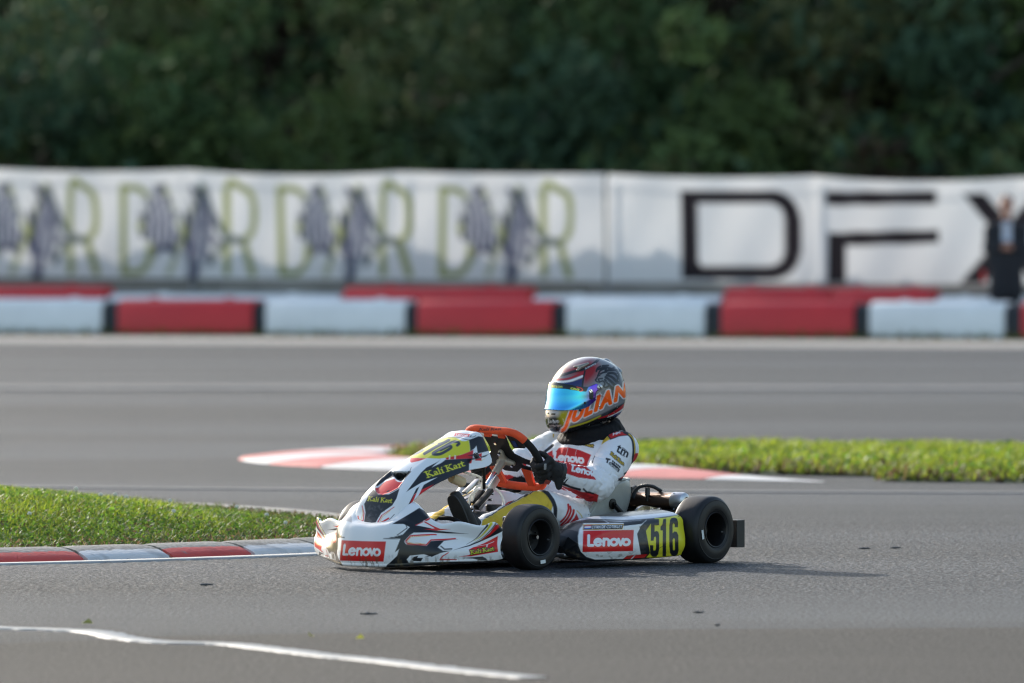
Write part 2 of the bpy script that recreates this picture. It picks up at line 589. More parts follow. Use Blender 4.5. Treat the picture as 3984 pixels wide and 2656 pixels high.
# coarse stones standing out of the binder, modelled where the surface is close enough to see them
def rough_patch(x0, x1, y0, y1, dx, dy, amp):
    nx, ny = int((x1 - x0) / dx), int((y1 - y0) / dy)
    X, Y = np.meshgrid(np.linspace(x0, x1, nx), np.linspace(y0, y1, ny), indexing='ij')
    rg = np.random.default_rng(17)
    h = rg.random((nx, ny)) ** 1.6
    h = 0.55 * h + 0.45 * (h + np.roll(h, 1, 0) + np.roll(h, 1, 1) + np.roll(np.roll(h, 1, 0), 1, 1)) / 4
    X = X + rg.uniform(-.3, .3, X.shape) * dx; Y = Y + rg.uniform(-.3, .3, Y.shape) * dy
    f = np.clip((Y - y0) / 1.2, 0, 1) * np.clip((y1 - Y) / 3.0, 0, 1) * np.clip((X - x0) / 0.5, 0, 1) * np.clip((x1 - X) / 0.5, 0, 1)
    Z = -0.003 + np.clip(f * 8, 0, 1) * 0.0045 + (h - 0.33) * amp * f
    me = make_mesh('track_surface', np.stack([X, Y, Z], -1).reshape(-1, 3), grid_faces(nx, ny)[:, ::-1].copy())
    tag(obj('track_surface', me, M_TRACK), kind='structure')
rough_patch(-2.9, 2.9, 30.9, 41.5, 0.0095, 0.019, 0.0048)

def strip(pts, w, z, jitter=0.0, seed=1):
    """painted band following a ground path"""
    rg = np.random.default_rng(seed)
    pts = smooth_loop(pts, 14, False)
    t = np.gradient(pts, axis=0); t /= np.linalg.norm(t, axis=1)[:, None]
    n = np.stack([-t[:, 1], t[:, 0]], 1)
    ww = w / 2 * (1 + jitter * rg.normal(size=len(pts))); w2 = w / 2 * (1 + jitter * rg.normal(size=len(pts)))
    a = pts + n * ww[:, None]; b = pts - n * w2[:, None]
    P = np.stack([a + n * 0.004, a, b, b - n * 0.004], 1); zz = np.tile(np.array((-0.01, z, z, -0.01)), (len(pts), 1))[..., None]
    V = np.concatenate([P, zz], 2).reshape(-1, 3)
    return make_mesh('strip', V, grid_faces(len(pts), 4)[:, ::-1].copy(), smooth=False)

def gp(px, py):          # ground point seen at an image pixel (image readings of the photograph)
    Y = 33200 * 1.35 / (py - 901)
    return ((px - 1992) * Y / 33200, Y)

tag(obj('painted_line', strip([gp(*p) for p in [(-260, 2430), (0, 2445), (337, 2458), (490, 2486), (633, 2501), (878, 2508), (1071, 2529), (1275, 2554), (1480, 2574), (1735, 2605), (2082, 2641)]], 0.112, 0.004, 0.10), M_LINE), kind='structure')
tag(obj('painted_line', strip([(-6.5, 32.9), (-4.0, 33.5), (-2.09, 34.55), (-1.42, 35.02), (-0.80, 35.63), (-0.33, 36.35)], 0.15, 0.0075, 0.04, 3), M_LINE), kind='structure')
tag(obj('painted_line', strip([(-14, 49.5), (-6, 46.5), (-2.0, 44.9), (0, 44.45), (3, 44.0)], 0.30, 0.004, 0.05, 4), M_LINE_OLD), kind='structure')
for i, (xa, xb) in enumerate([(-16, 15)]):
    tag(obj('painted_line', strip([(xa, 73.6 - 0.03 * xa), ((xa + xb) / 2, 73.6 - 0.015 * (xa + xb)), (xb, 73.6 - 0.03 * xb)], 1.9, 0.004, 0.1, 5 + i), M_LINE_OLD), kind='structure')
# concrete edge of the far straight
BA = np.array((-6.66, 111.0)); BD = np.array((13.0, -5.3)); BU = BD / np.linalg.norm(BD); BN = np.array((-BU[1], BU[0]))   # barrier line, along, away
def bl(s, off, z=None):
    p = BA + BU * s + BN * off
    return (p[0], p[1]) if z is None else (p[0], p[1], z)
tag(obj('track_edge', sheet_mesh('track_edge', [bl(-60, -6.2), bl(75, -6.2), bl(75, -0.6), bl(-60, -0.6)], 0.004), M_CONC), kind='structure')
tag(obj('verge', sheet_mesh('verge', [bl(-60, -0.75), bl(75, -0.75), bl(75, 16), bl(-60, 16)], 0.012), M_SOIL), kind='structure')

# ---------------------------------------------------------------- kerbs
def kerb_mat(name):
    m = bpy.data.materials.new(name); m.use_nodes = True
    N, L = m.node_tree.nodes, m.node_tree.links
    b = N['Principled BSDF']; b.inputs['Roughness'].default_value = 0.7
    tc = N.new('ShaderNodeTexCoord'); at = N.new('ShaderNodeAttribute'); at.attribute_name = 'livery'
    pt = N.new('ShaderNodeAttribute'); pt.attribute_name = 'paint'
    nz = N.new('ShaderNodeTexNoise'); nz.inputs['Scale'].default_value = 16; nz.inputs['Detail'].default_value = 8; nz.inputs['Roughness'].default_value = 0.7
    mp = N.new('ShaderNodeMapping'); mp.inputs['Scale'].default_value = (1, 2.2, 1)
    L.new(tc.outputs['Object'], mp.inputs[0]); L.new(mp.outputs[0], nz.inputs['Vector'])
    ad = N.new('ShaderNodeMath'); ad.operation = 'ADD'; L.new(pt.outputs['Fac'], ad.inputs[0]); L.new(nz.outputs['Fac'], ad.inputs[1])
    mr = N.new('ShaderNodeMapRange'); mr.inputs['From Min'].default_value = 0.88; mr.inputs['From Max'].default_value = 1.02
    L.new(ad.outputs[0], mr.inputs['Value'])
    n2 = N.new('ShaderNodeTexNoise'); n2.inputs['Scale'].default_value = 60; n2.inputs['Detail'].default_value = 6
    L.new(tc.outputs['Object'], n2.inputs['Vector'])
    cr = N.new('ShaderNodeValToRGB'); cr.color_ramp.elements[0].color = (0.13, 0.12, 0.10, 1); cr.color_ramp.elements[1].color = (0.34, 0.32, 0.29, 1)
    cr.color_ramp.elements[0].position = 0.3; cr.color_ramp.elements[1].position = 0.7
    L.new(n2.outputs['Fac'], cr.inputs[0])
    mx = N.new('ShaderNodeMix'); mx.data_type = 'RGBA'
    L.new(mr.outputs[0], mx.inputs['Factor']); L.new(cr.outputs[0], mx.inputs['A']); L.new(at.outputs['Color'], mx.inputs['B'])
    # rubber scuffs
    n3 = N.new('ShaderNodeTexNoise'); n3.inputs['Scale'].default_value = 5; n3.inputs['Detail'].default_value = 7
    L.new(mp.outputs[0], n3.inputs['Vector'])
    m3 = N.new('ShaderNodeMapRange'); m3.inputs['From Min'].default_value = 0.55; m3.inputs['From Max'].default_value = 0.8; m3.inputs['To Min'].default_value = 1; m3.inputs['To Max'].default_value = 0.45
    L.new(n3.outputs['Fac'], m3.inputs['Value'])
    mm = N.new('ShaderNodeMix'); mm.data_type = 'RGBA'; mm.blend_type = 'MULTIPLY'; mm.inputs['Factor'].default_value = 1
    L.new(mx.outputs['Result'], mm.inputs['A']); L.new(m3.outputs[0], mm.inputs['B'])
    L.new(mm.outputs['Result'], b.inputs['Base Color'])
    bp = N.new('ShaderNodeBump'); bp.inputs['Strength'].default_value = 0.5; bp.inputs['Distance'].default_value = 0.006
    L.new(n2.outputs['Fac'], bp.inputs['Height']); L.new(bp.outputs[0], b.inputs['Normal'])
    return m
M_KERB = kerb_mat('kerb_paint')
KW, KR = (0.64, 0.63, 0.62), (0.58, 0.075, 0.06)

def path_at(pts, n=20):
    P = smooth_loop(pts, n, False)
    s = np.concatenate([[0], np.cumsum(np.linalg.norm(np.diff(P, axis=0), axis=1))])
    return P, s

def kerb(path, width, height, blk, first_red, label, group=None, s0=0.0, s1=None, faded=0.0, gap=0.011, bare=(0.62, 0.22), run_out=0.0):
    root = empty('kerb', (*path[0], 0))
    tag(root, label, 'kerb', group)
    P, s = path_at(path)
    s1 = s[-1] if s1 is None else s1
    k = 0; a = s0
    while a < s1 - blk * 0.5:
        b = a + blk
        nu, nv = 9, 13
        us = np.linspace(a + gap, b - gap, nu); vs = np.linspace(0, 1, nv)
        V = np.zeros((nu, nv, 3)); paint = np.zeros((nu, nv))
        for i, u in enumerate(us):
            p = np.array([np.interp(u, s, P[:, 0]), np.interp(u, s, P[:, 1])])
            q = np.array([np.interp(u + 0.02, s, P[:, 0]), np.interp(u + 0.02, s, P[:, 1])])
            t = (q - p); t /= np.linalg.norm(t) + 1e-9; n = np.array((-t[1], t[0]))
            k_ = 1.0 if run_out <= 0 else float(np.clip((s1 - u) / run_out, 0.10, 1))
            for j, v in enumerate(vs):
                z = height * (1 - (1 - min(v / 0.62, 1)) ** 2.0) if v < 0.62 else height * (1 - 0.5 * ((v - 0.62) / 0.38) ** 2)
                e = 0.004 * (1 if i in (0, nu - 1) else 0)
                V[i, j] = (*(p + n * v * width * k_), z * k_ - e - (0.05 if j in (0, nv - 1) else 0))
                paint[i, j] = bare[0] if v < 0.26 else (bare[1] if v < 0.90 else bare[0])
        side = V.copy()
        me_v = V.reshape(-1, 3)
        F = grid_faces(nu, nv)[:, ::-1]
        # end faces
        endv = []; endf = []
        base = nu * nv
        for i in (0, nu - 1):
            bot = V[i].copy(); bot[:, 2] = -0.05
            o = base + len(endv)
            endv += [tuple(x) for x in bot]
            for j in range(nv - 1):
                f = [i * nv + j, i * nv + j + 1, o + j + 1, o + j]
                endf.append(f if i else f[::-1])
        allv = np.vstack([me_v, np.array(endv)]) - np.array((*path[0], 0))
        me = make_mesh('kerb_block', allv, np.vstack([F, np.array(endf)]))
        me.set_sharp_from_angle(angle=R(50))
        c = np.array(KR if (k % 2 == 0) == first_red else KW); c = c * (1 - faded) + np.array((0.5, 0.47, 0.45)) * faded
        set_color(me, np.tile(c, (len(allv), 1)))
        pa = me.attributes.new('paint', 'FLOAT', 'POINT')
        pv = np.concatenate([paint.ravel(), np.full(len(endv), 0.1)]).astype(np.float32)
        pa.data.foreach_set('value', pv)
        obj('kerb_block', me, M_KERB, root)
        a = b; k += 1
    return root

K1 = [(-6.2, 33.15), (-4.0, 33.75), (-2.09, 34.74), (-1.45, 35.22), (-0.834, 35.84), (-0.42, 36.5), (-0.24, 37.3), (-0.30, 38.2), (-0.62, 39.3), (-0.95, 40.2), (-1.7, 41.4), (-3.2, 42.9), (-6.0, 44.6)]
_P1, _s1 = path_at(K1)
s_ref = _s1[np.argmin(np.hypot(_P1[:, 0] + 2.05, _P1[:, 1] - 34.77))]
kerb(K1, 0.34, 0.055, 0.455, True, 'worn red and white kerb round the near grass island, ahead of the kart', s0=(s_ref - 0.10) % 0.91)
K2 = [(4.5, 52.2), (2.0, 52.7), (0.2, 53.0), (-0.7, 52.7), (-1.35, 51.9), (-1.68, 50.9), (-1.58, 49.9), (-1.2, 48.9), (-0.6, 48.1), (0.2, 47.3), (0.75, 46.75), (1.2, 46.35), (1.75, 46.0)]
kerb([(x, y) for x, y in K2[::-1]][::-1], 1.0, 0.05, 0.80, False, 'faded red and white kerb round the far grass island behind the kart', faded=0.22, bare=(0.72, 0.62), run_out=2.0)

# ---------------------------------------------------------------- grass
def inside(P, poly):
    poly = np.asarray(poly); ins = np.zeros(len(P), bool)
    for a, b in zip(poly, np.roll(poly, -1, axis=0)):
        cr = (a[1] > P[:, 1]) != (b[1] > P[:, 1])
        ins ^= cr & (P[:, 0] < (b[0] - a[0]) * (P[:, 1] - a[1]) / (b[1] - a[1] + 1e-12) + a[0])
    return ins
def edge_dist(P, poly):
    d = np.full(len(P), 1e9)
    poly = np.asarray(poly)
    for a, b in zip(poly[:-1], poly[1:]): d = np.minimum(d, seg_dist(P, a, b))
    return d
def vnoise(P, sc, seed=0.0):
    return np.array([mnoise.noise(Vector((x * sc + seed, y * sc - seed, seed))) for x, y in P])

M_BLADE = mat('grass_blades', (0.1, 0.2, 0.03), 0.55, attr='livery', trans=0.52, spec=0.35)

def lawn(name, poly, mound, ramp, n_blade, n_leaf, blade_h, label, box=None, seed=3, edge=None, bw=0.0026, lf=0.0085, bright=None):
    rg = np.random.default_rng(seed)
    poly = np.asarray(poly, float)
    lo, hi = poly.min(0), poly.max(0)
    edge = poly if edge is None else np.asarray(edge)
    def hgt(P):
        d = edge_dist(P, edge)
        t = np.clip(d / ramp, 0, 1)
        return 0.02 + mound * (t * t * (3 - 2 * t)) + 0.012 * vnoise(P, 2.5, seed) * t
    # soil bed
    gx, gy = np.meshgrid(np.linspace(lo[0], hi[0], 70), np.linspace(lo[1], hi[1], 70), indexing='ij')
    G = np.stack([gx.ravel(), gy.ravel()], 1); ok = inside(G, poly)
    z = np.where(ok, hgt(G), -0.02)
    F = grid_faces(70, 70); F = F[(ok[F].sum(1) >= 2)]
    bed = make_mesh(name + '_bed', np.column_stack([G, z]), F[:, ::-1].copy() * 1)
    tag(obj('soil_bed', bed, M_TURF), kind='structure')
    def sample(n):
        out = []
        while sum(map(len, out)) < n:
            P = lo + rg.random((n * 2, 2)) * (hi - lo)
            if box is not None:
                keep = (P[:, 0] > box[0]) & (P[:, 0] < box[1]) | (rg.random(len(P)) < 0.25)
                P = P[keep]
            out.append(P[inside(P, poly)])
        return np.vstack(out)[:n]
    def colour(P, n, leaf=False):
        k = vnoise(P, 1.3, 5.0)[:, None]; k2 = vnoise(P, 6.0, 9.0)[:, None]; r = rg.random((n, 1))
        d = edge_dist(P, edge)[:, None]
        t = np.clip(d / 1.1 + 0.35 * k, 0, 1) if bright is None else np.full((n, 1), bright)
        c = np.array((0.10, 0.155, 0.024)) * (1 - t) + np.array((0.27, 0.33, 0.035)) * t  # darker clover green at the edge; backlit brightness of the top painted in
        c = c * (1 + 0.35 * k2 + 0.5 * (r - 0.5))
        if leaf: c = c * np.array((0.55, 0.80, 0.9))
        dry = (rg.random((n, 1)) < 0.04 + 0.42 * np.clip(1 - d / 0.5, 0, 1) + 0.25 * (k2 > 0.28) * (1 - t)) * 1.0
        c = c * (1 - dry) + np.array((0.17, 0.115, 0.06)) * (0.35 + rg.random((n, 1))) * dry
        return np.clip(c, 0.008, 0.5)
    VV = []; FF = []; CC = []; off = 0
    # blades: bent, tapered
    P = sample(n_blade); z = hgt(P); n = len(P)
    h = blade_h * (0.35 + 1.1 * rg.random(n) ** 2.2) * (0.75 + 0.5 * (vnoise(P, 2.2, 1.0) + 0.5)); a = rg.random(n) * 6.283; lean = (0.2 + 0.8 * rg.random(n)) * h * 0.9
    d = np.stack([np.cos(a), np.sin(a)], 1); w = bw * (0.6 + 0.8 * rg.random(n)); s = np.stack([-d[:, 1], d[:, 0]], 1)
    lev = []
    for t, ww in ((0, 1.0), (0.55, 0.85), (1.0, 0.0)):
        c2 = P + d * (lean * t * t)[:, None]; zz = z - 0.01 + h * (t - 0.25 * t * t)
        if ww > 0:
            lev.append(np.column_stack([c2 + s * (w * ww)[:, None], zz])); lev.append(np.column_stack([c2 - s * (w * ww)[:, None], zz]))
        else: lev.append(np.column_stack([c2, zz]))
    V = np.stack(lev, 1)
    i = np.arange(n)[:, None] * 5
    T = np.concatenate([i + [0, 1, 3], i + [0, 3, 2], i + [2, 3, 4]], 0)
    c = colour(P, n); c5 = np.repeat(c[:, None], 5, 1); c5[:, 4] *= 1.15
    VV.append(V.reshape(-1, 3)); FF.append(T); CC.append(c5.reshape(-1, 3)); off += n * 5
    # broad leaves: clover and plantain, lying at all tilts
    if n_leaf:
        P = sample(n_leaf); n = len(P); z = hgt(P) + blade_h * (0.1 + 0.55 * rg.random(n))
        a = rg.random(n) * 6.283; tilt = rg.normal(0, 0.6, n); r = lf * (0.5 + 0.9 * rg.random(n))
        d = np.stack([np.cos(a) * np.cos(tilt), np.sin(a) * np.cos(tilt), np.sin(tilt)], 1)
        s = np.stack([-np.sin(a), np.cos(a), rg.normal(0, 0.4, n)], 1)
        C = np.column_stack([P, z])
        V = np.stack([C - d * r[:, None], C + s * (r * 0.75)[:, None] + d * (r * 0.2)[:, None], C + d * r[:, None], C - s * (r * 0.75)[:, None] + d * (r * 0.2)[:, None]], 1)
        i = np.arange(n)[:, None] * 4 + off
        FF.append(np.concatenate([i + [0, 1, 2], i + [0, 2, 3]], 0)); VV.append(V.reshape(-1, 3))
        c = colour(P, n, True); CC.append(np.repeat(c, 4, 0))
    me = make_mesh(name, np.vstack(VV), np.vstack(FF), smooth=False)
    set_color(me, np.vstack(CC))
    o = obj(name, me, M_BLADE); tag(o, label, 'grass', kind='stuff')
    return hgt

M_TURF = mat('turf_floor', (0.045, 0.06, 0.018), 0.95, var=0.6, vscale=9, bump=0.6, bscale=40)
def offset_path(pts, w):
    P = smooth_loop(pts, 6, False)
    t = np.gradient(P, axis=0); t /= np.linalg.norm(t, axis=1)[:, None]
    return P + np.stack([-t[:, 1], t[:, 0]], 1) * w
e1 = offset_path(K1, 0.31)
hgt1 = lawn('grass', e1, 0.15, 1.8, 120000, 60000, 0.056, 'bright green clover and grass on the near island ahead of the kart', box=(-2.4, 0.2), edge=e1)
e2 = offset_path(K2, 0.95)
TAIL2 = [(1.95, 46.1), (3.0, 45.75), (4.6, 45.5), (9, 45.2)]
poly2 = np.vstack([[(9, 51.6)], e2, TAIL2])
lawn('grass', poly2, 0.03, 0.5, 75000, 9000, 0.075, 'blurred green grass on the far island behind the kart', box=(-1.5, 4.2), seed=11, edge=np.vstack([e2, TAIL2]), bw=0.006, lf=0.02, bright=1.0)
# thin weeds along the foot of the barrier
fr = [bl(s, -0.28 + 0.0 * s) for s in np.linspace(-20, 34, 30)] + [bl(s, -0.72) for s in np.linspace(34, -20, 30)]
lawn('grass', fr, 0.02, 0.3, 9000, 0, 0.10, 'thin dry weeds along the foot of the far barrier blocks', seed=21, bw=0.012)

# white clover flowers standing above the near grass
M_PETAL = mat('petals', (0.75, 0.75, 0.68), 0.8, var=0.2, vscale=80)
M_STEM = mat('stem', (0.10, 0.16, 0.04), 0.7)
def flower():
    r = empty('clover_flower')
    MB().tube([(0, 0, 0), (0.003, 0.002, 0.03), (0.002, 0.004, 0.055)], 0.0012, 5).build('stem', M_STEM, r)
    mb = MB()
    for k in range(26):
        a = k * 2.4; el = math.asin(1 - 2 * (k + 0.5) / 34)
        d = np.array((math.cos(a) * math.cos(el), math.sin(a) * math.cos(el), math.sin(el)))
        mb.tube([np.array((0.002, 0.004, 0.060)) + d * 0.002, np.array((0.002, 0.004, 0.060)) + d * 0.010], [0.0022, 0.0012], 4)
    mb.build('flower_head', M_PETAL, r)
    return r
proto = None
for i, (x, Y) in enumerate([(-2.02, 39.5), (-1.97, 38.6), (-1.80, 37.4), (-1.76, 37.8), (-1.70, 37.5), (-1.52, 37.9), (-1.46, 36.9), (-2.05, 36.3), (-1.25, 38.7), (-1.08, 37.4), (-0.98, 36.9)]):
    o = flower() if proto is None else copy_tree(proto)
    proto = proto or o
    o.location = (x, Y, float(hgt1(np.array([[x, Y]]))[0]) - 0.004)
    o.rotation_euler = (0, 0, i * 1.3)
    tag(o, 'small white clover flower in the near grass', 'flower', 'white clover flowers in the near grass')

# bits of tyre rubber and leaves on the asphalt
M_CRUMB = mat('tyre_crumb', (0.10, 0.10, 0.10), 0.8, bump=0.5, bscale=200)
M_LEAFBIT = mat('leaf_bit', (0.30, 0.32, 0.06), 0.7, trans=0.4)
for i, (px, py, L) in enumerate([(1434, 2396, 0.07), (2718, 2390, 0.045), (3365, 2140, 0.05), (3484, 2138, 0.045), (800, 2282, 0.06), (2790, 2440, 0.03)]):
    x, Y = gp(px, py); L = L * Y / 34
    mb = MB(); n = 9
    pts = [(L * (k / (n - 1) - 0.5), 0.006 * math.sin(k * 1.7 + i), 0.004) for k in range(n)]
    mb.tube(pts, [0.0015 + 0.0028 * math.sin(math.pi * (k + 0.6) / n) for k in range(n)], 6)
    o = mb.build('rubber_crumb', M_CRUMB, None, loc=(x, Y, 0.004), rot=(0, 0, 0.15 * i))
    tag(o, ['dark roll of tyre rubber on the asphalt below the kart nose', 'dark roll of tyre rubber on the asphalt below the rear wheel', 'rubber crumb right of the kart, nearer one of the pair to its bumper', 'rubber crumb right of the kart, farther one of the pair from its bumper', 'rubber crumb on the asphalt in front of the near kerb', 'smallest rubber crumb, low at the right below the rear wheel'][i], 'rubber', 'rubber crumbs on the track')
for i, (px, py) in enumerate([(340, 2436), (1206, 2487), (1402, 2496)]):
    x, Y = gp(px, py)
    mb = MB(); mb.add([(-.022, 0, 0.004), (-0.004, -.012, .012), (.02, -.004, .006), (.004, .013, .016)], [[0, 1, 2, 3]])
    o = mb.build('fallen_leaf', M_LEAFBIT, None, loc=(x, Y, 0.006), rot=(0.4, 0, i * 2.0)); 
    tag(o, ['tiny yellow green leaf just above the left end of the foreground line', 'tiny yellow green leaf above the middle of the foreground line', 'tiny yellow green leaf rightmost of those near the foreground line'][i], 'leaf', 'fallen leaves near the white line')

# ---------------------------------------------------------------- barrier blocks
M_BW = mat('barrier_white', (0.80, 0.82, 0.82), 0.45, var=0.10, vscale=2.0, rvar=0.1)
M_BR = mat('barrier_red', (0.58, 0.028, 0.032), 0.45, var=0.12, vscale=2.0, rvar=0.1)
M_BK = mat('barrier_black', (0.014, 0.018, 0.022), 0.55, var=0.2)
M_BOLT = mat('bolt_steel', (0.55, 0.55, 0.55), 0.3, 1.0)
def s_at(px, off=0.0):     # distance along the barrier line at an image pixel column
    best = None
    for s in np.linspace(-4, 18, 4401):
        p = bl(s, off); q = 1992 + 33200 * p[0] / p[1]
        if best is None or abs(q - px) < best[0]: best = (abs(q - px), s)
    return best[1]
ANG = math.atan2(BU[1], BU[0])
def block(name, s0, s1, off, h, depth, m, label, group, cat, recess=True):
    root = empty(name, bl((s0 + s1) / 2, off, 0.012), ANG)
    tag(root, label, cat, group)
    L = s1 - s0; b = 0.05
    prof = [(-depth / 2, 0.0), (-depth / 2, h * 0.80), (-depth / 2 + 0.05, h * 0.93), (-depth / 2 + 0.12, h), (depth / 2 - 0.12, h), (depth / 2 - 0.05, h * 0.93), (depth / 2, h * 0.8), (depth / 2, 0)]
    mb = MB(); V = []
    for x, sc in ((-L / 2, 0.97), (-L / 2 + 0.03, 1.0), (L / 2 - 0.03, 1.0), (L / 2, 0.97)):
        for y, z in prof: V.append((x, y * sc, z * (0.985 if sc < 1 else 1)))
    n = len(prof); F = []
    for i in range(3):
        for j in range(n - 1): F.append([i * n + j, i * n + j + 1, (i + 1) * n + j + 1, (i + 1) * n + j][::-1])
    F.append(list(range(n))); F.append([3 * n + j for j in range(n)][::-1])
    mb.add(V, F)
    mb.build('shell', m, root, sharp=50)
    if recess:
        k = MB()
        for x in (-L * 0.28, L * 0.28): MB().box((x, 0, h + 0.008), (0.10, 0.10, 0.03), bev=0.008).build('filler_cap', m, root)
    return root
PX = [(-100, 250, 'w'), (288, 595, 'r'), (628, 945, 'w'), (975, 1282, 'r'), (1318, 1632, 'w'), (1672, 1975, 'r'), (2012, 2320, 'w')]
where = ['leftmost, below the left end of the banner', 'first red one from the left', 'second white one from the left, below the lettered banner', 'second red one, above and left of the helmet', 'behind and above the helmet', 'below the huge letter D of the banner', 'rightmost, in front of the standing man']
for (a, b, c), w in zip(PX, where):
    s0, s1 = s_at(a * 1.694), s_at(b * 1.694)
    nm = 'white' if c == 'w' else 'red'
    block('barrier_block', s0, s1, 0.0, 0.47, 0.5, M_BW if c == 'w' else M_BR, f'{nm} plastic track barrier block, {w}', 'front row of barrier blocks', 'barrier')
gaps = [(250, 288), (595, 628), (945, 975), (1282, 1318), (1632, 1672), (1975, 2012), (2320, 2380)]
for i, (a, b) in enumerate(gaps):
    s0, s1 = s_at(a * 1.694) + 0.006, (s_at(b * 1.694) if b < 2352 else s_at(2320 * 1.694) + 0.22) - 0.006
    l = ['right of the leftmost white block', 'right of the first red block', 'left of the second red block', 'right of the second red block', 'left of the red block below letter D', 'right of the red block below letter D', 'at the right edge beside the standing man']
    block('barrier_spacer', s0, s1, 0.0, 0.44, 0.42, M_BK, 'black spacer between barrier blocks, ' + l[i], 'black barrier spacers', 'spacer', recess=False)
sw = s_at(2320 * 1.694) + 0.23
for k, c in enumerate('rw'):   # the row runs on past the frame
    block('barrier_block', sw + k * 1.95, sw + k * 1.95 + 1.75, 0.0, 0.47, 0.5, M_BR if c == 'r' else M_BW, ('red' if c == 'r' else 'white') + ' plastic barrier block beyond the standing man', 'front row of barrier blocks', 'barrier')
# second row behind
P2 = [(-140, 250, 'r'), (262, 790, 'w'), (802, 1222, 'r'), (1234, 1664, 'w'), (1676, 1915, 'r'), (1922, 2150, 'r'), (2160, 2420, 'w')]
w2 = ['behind the leftmost white block', 'behind the first red block', 'behind the second red block', 'behind the white block above the helmet', 'behind the red block below letter D', 'right of the red block below letter D', 'behind the rightmost white block']
for (a, b, c), w in zip(P2, w2):
    nm = 'white' if c == 'w' else 'red'
    block('barrier_block', s_at(a * 1.694, 1.0), s_at(b * 1.694, 1.0), 1.0, 0.63 if c == 'r' else 0.52, 0.45, M_BW if c == 'w' else M_BR, f'{nm} barrier block of the second row, {w}', 'second row of barrier blocks', 'barrier')

# ---------------------------------------------------------------- banner fence
M_BASE = mat('fence_base_concrete', (0.26, 0.27, 0.28), 0.8, var=0.25, vscale=2, bump=0.2)
M_POST = mat('post_steel', (0.30, 0.33, 0.38), 0.5, 0.6)
M_BAN = mat('banner_cloth', (0.8, 0.8, 0.8), 0.75, attr='livery', trans=0.30, spec=0.2)
OFFB = 2.0
wall = empty('fence_wall', bl(6, OFFB + 0.25, 0.012), ANG); tag(wall, 'low grey concrete wall under the long banners', 'wall')
for k in range(-4, 9):
    MB().box((k * 2.6, 0, 0.34), (2.585, 0.2, 0.70), bev=0.02).build('wall_panel', M_BASE, wall)
pposts = [-70, 735, 1549, 2358, 3160, 3962]
fence = empty('banner_fence', bl(6, OFFB + 0.08, 0), ANG); tag(fence, 'row of steel fence posts with a top rail holding the banners', 'fence')
sp = [s_at(p, OFFB) for p in pposts]
dsp = sp[2] - sp[1]; sp = [sp[0] - dsp * k for k in (3, 2, 1)] + sp + [sp[-1] + dsp * k for k in (1, 2, 3)]
def top_z(s):     # height of the cloth edge, sagging between posts
    i = max(0, min(len(sp) - 2, int(np.searchsorted(sp, s)) - 1)); t = (s - sp[i]) / (sp[i + 1] - sp[i])
    return 2.185 - 0.0115 * (s - sp[3]) - 0.05 * 4 * t * (1 - t) * (0.7 + 0.5 * math.sin(i * 2.1))
for s in sp:
    MB().tube([(s - 6, 0.02, 0), (s - 6, 0.02, top_z(s) - 0.02)], 0.026, 10).build('post', M_POST, fence)
MB().tube([(s - 6, 0.03, top_z(s) - 0.10) for s in np.linspace(sp[0], sp[-1], 40)], 0.012, 8).build('top_rail', M_POST, fence)

def banner(name, s0, s1, label, draw, group):
    nu = int((s1 - s0) / 0.035); nv = 52
    S = np.linspace(s0, s1, nu); T = np.linspace(0, 1, nv)
    P = np.zeros((nu, nv, 3)); UV = np.zeros((nu, nv, 2))
    for i, s in enumerate(S):
        zt = top_z(s) + 0.015; zb = 0.735 - 0.004 * s
        k = np.searchsorted(sp, s); dp = min(abs(s - q) for q in sp)
        for j, t in enumerate(T):
            z = zb + (zt - zb) * t
            y = -0.03 + 0.035 * math.sin(s * 2.3 + 1.2 * z) * math.sin(math.pi * min(1, dp / 0.9) / 2) + 0.015 * math.sin(s * 7.0 - 3 * z + 1.0) - 0.02 * math.exp(-(dp / 0.12) ** 2)
            P[i, j] = (s - 6, y, z)
            p = bl(s, OFFB)
            UV[i, j] = ((1992 + 33200 * p[0] / p[1]) / 1.694, (901 + (1.35 - z) * 33200 / p[1]) / 1.694)
    pr = Print(UV.reshape(-1, 2), (0.80, 0.80, 0.80))
    draw(pr)
    me = make_mesh(name, P.reshape(-1, 3), grid_faces(nu, nv)[:, ::-1].copy() * 1)
    set_color(me, pr.c)
    o = obj(name, me, M_BAN, None, bl(6, OFFB, 0), (0, 0, ANG))
    tag(o, label, 'banner', group)
OLV = (0.33, 0.36, 0.14); NVY = (0.022, 0.032, 0.095); GBL = (0.16, 0.19, 0.25); NBK = (0.022, 0.018, 0.022)
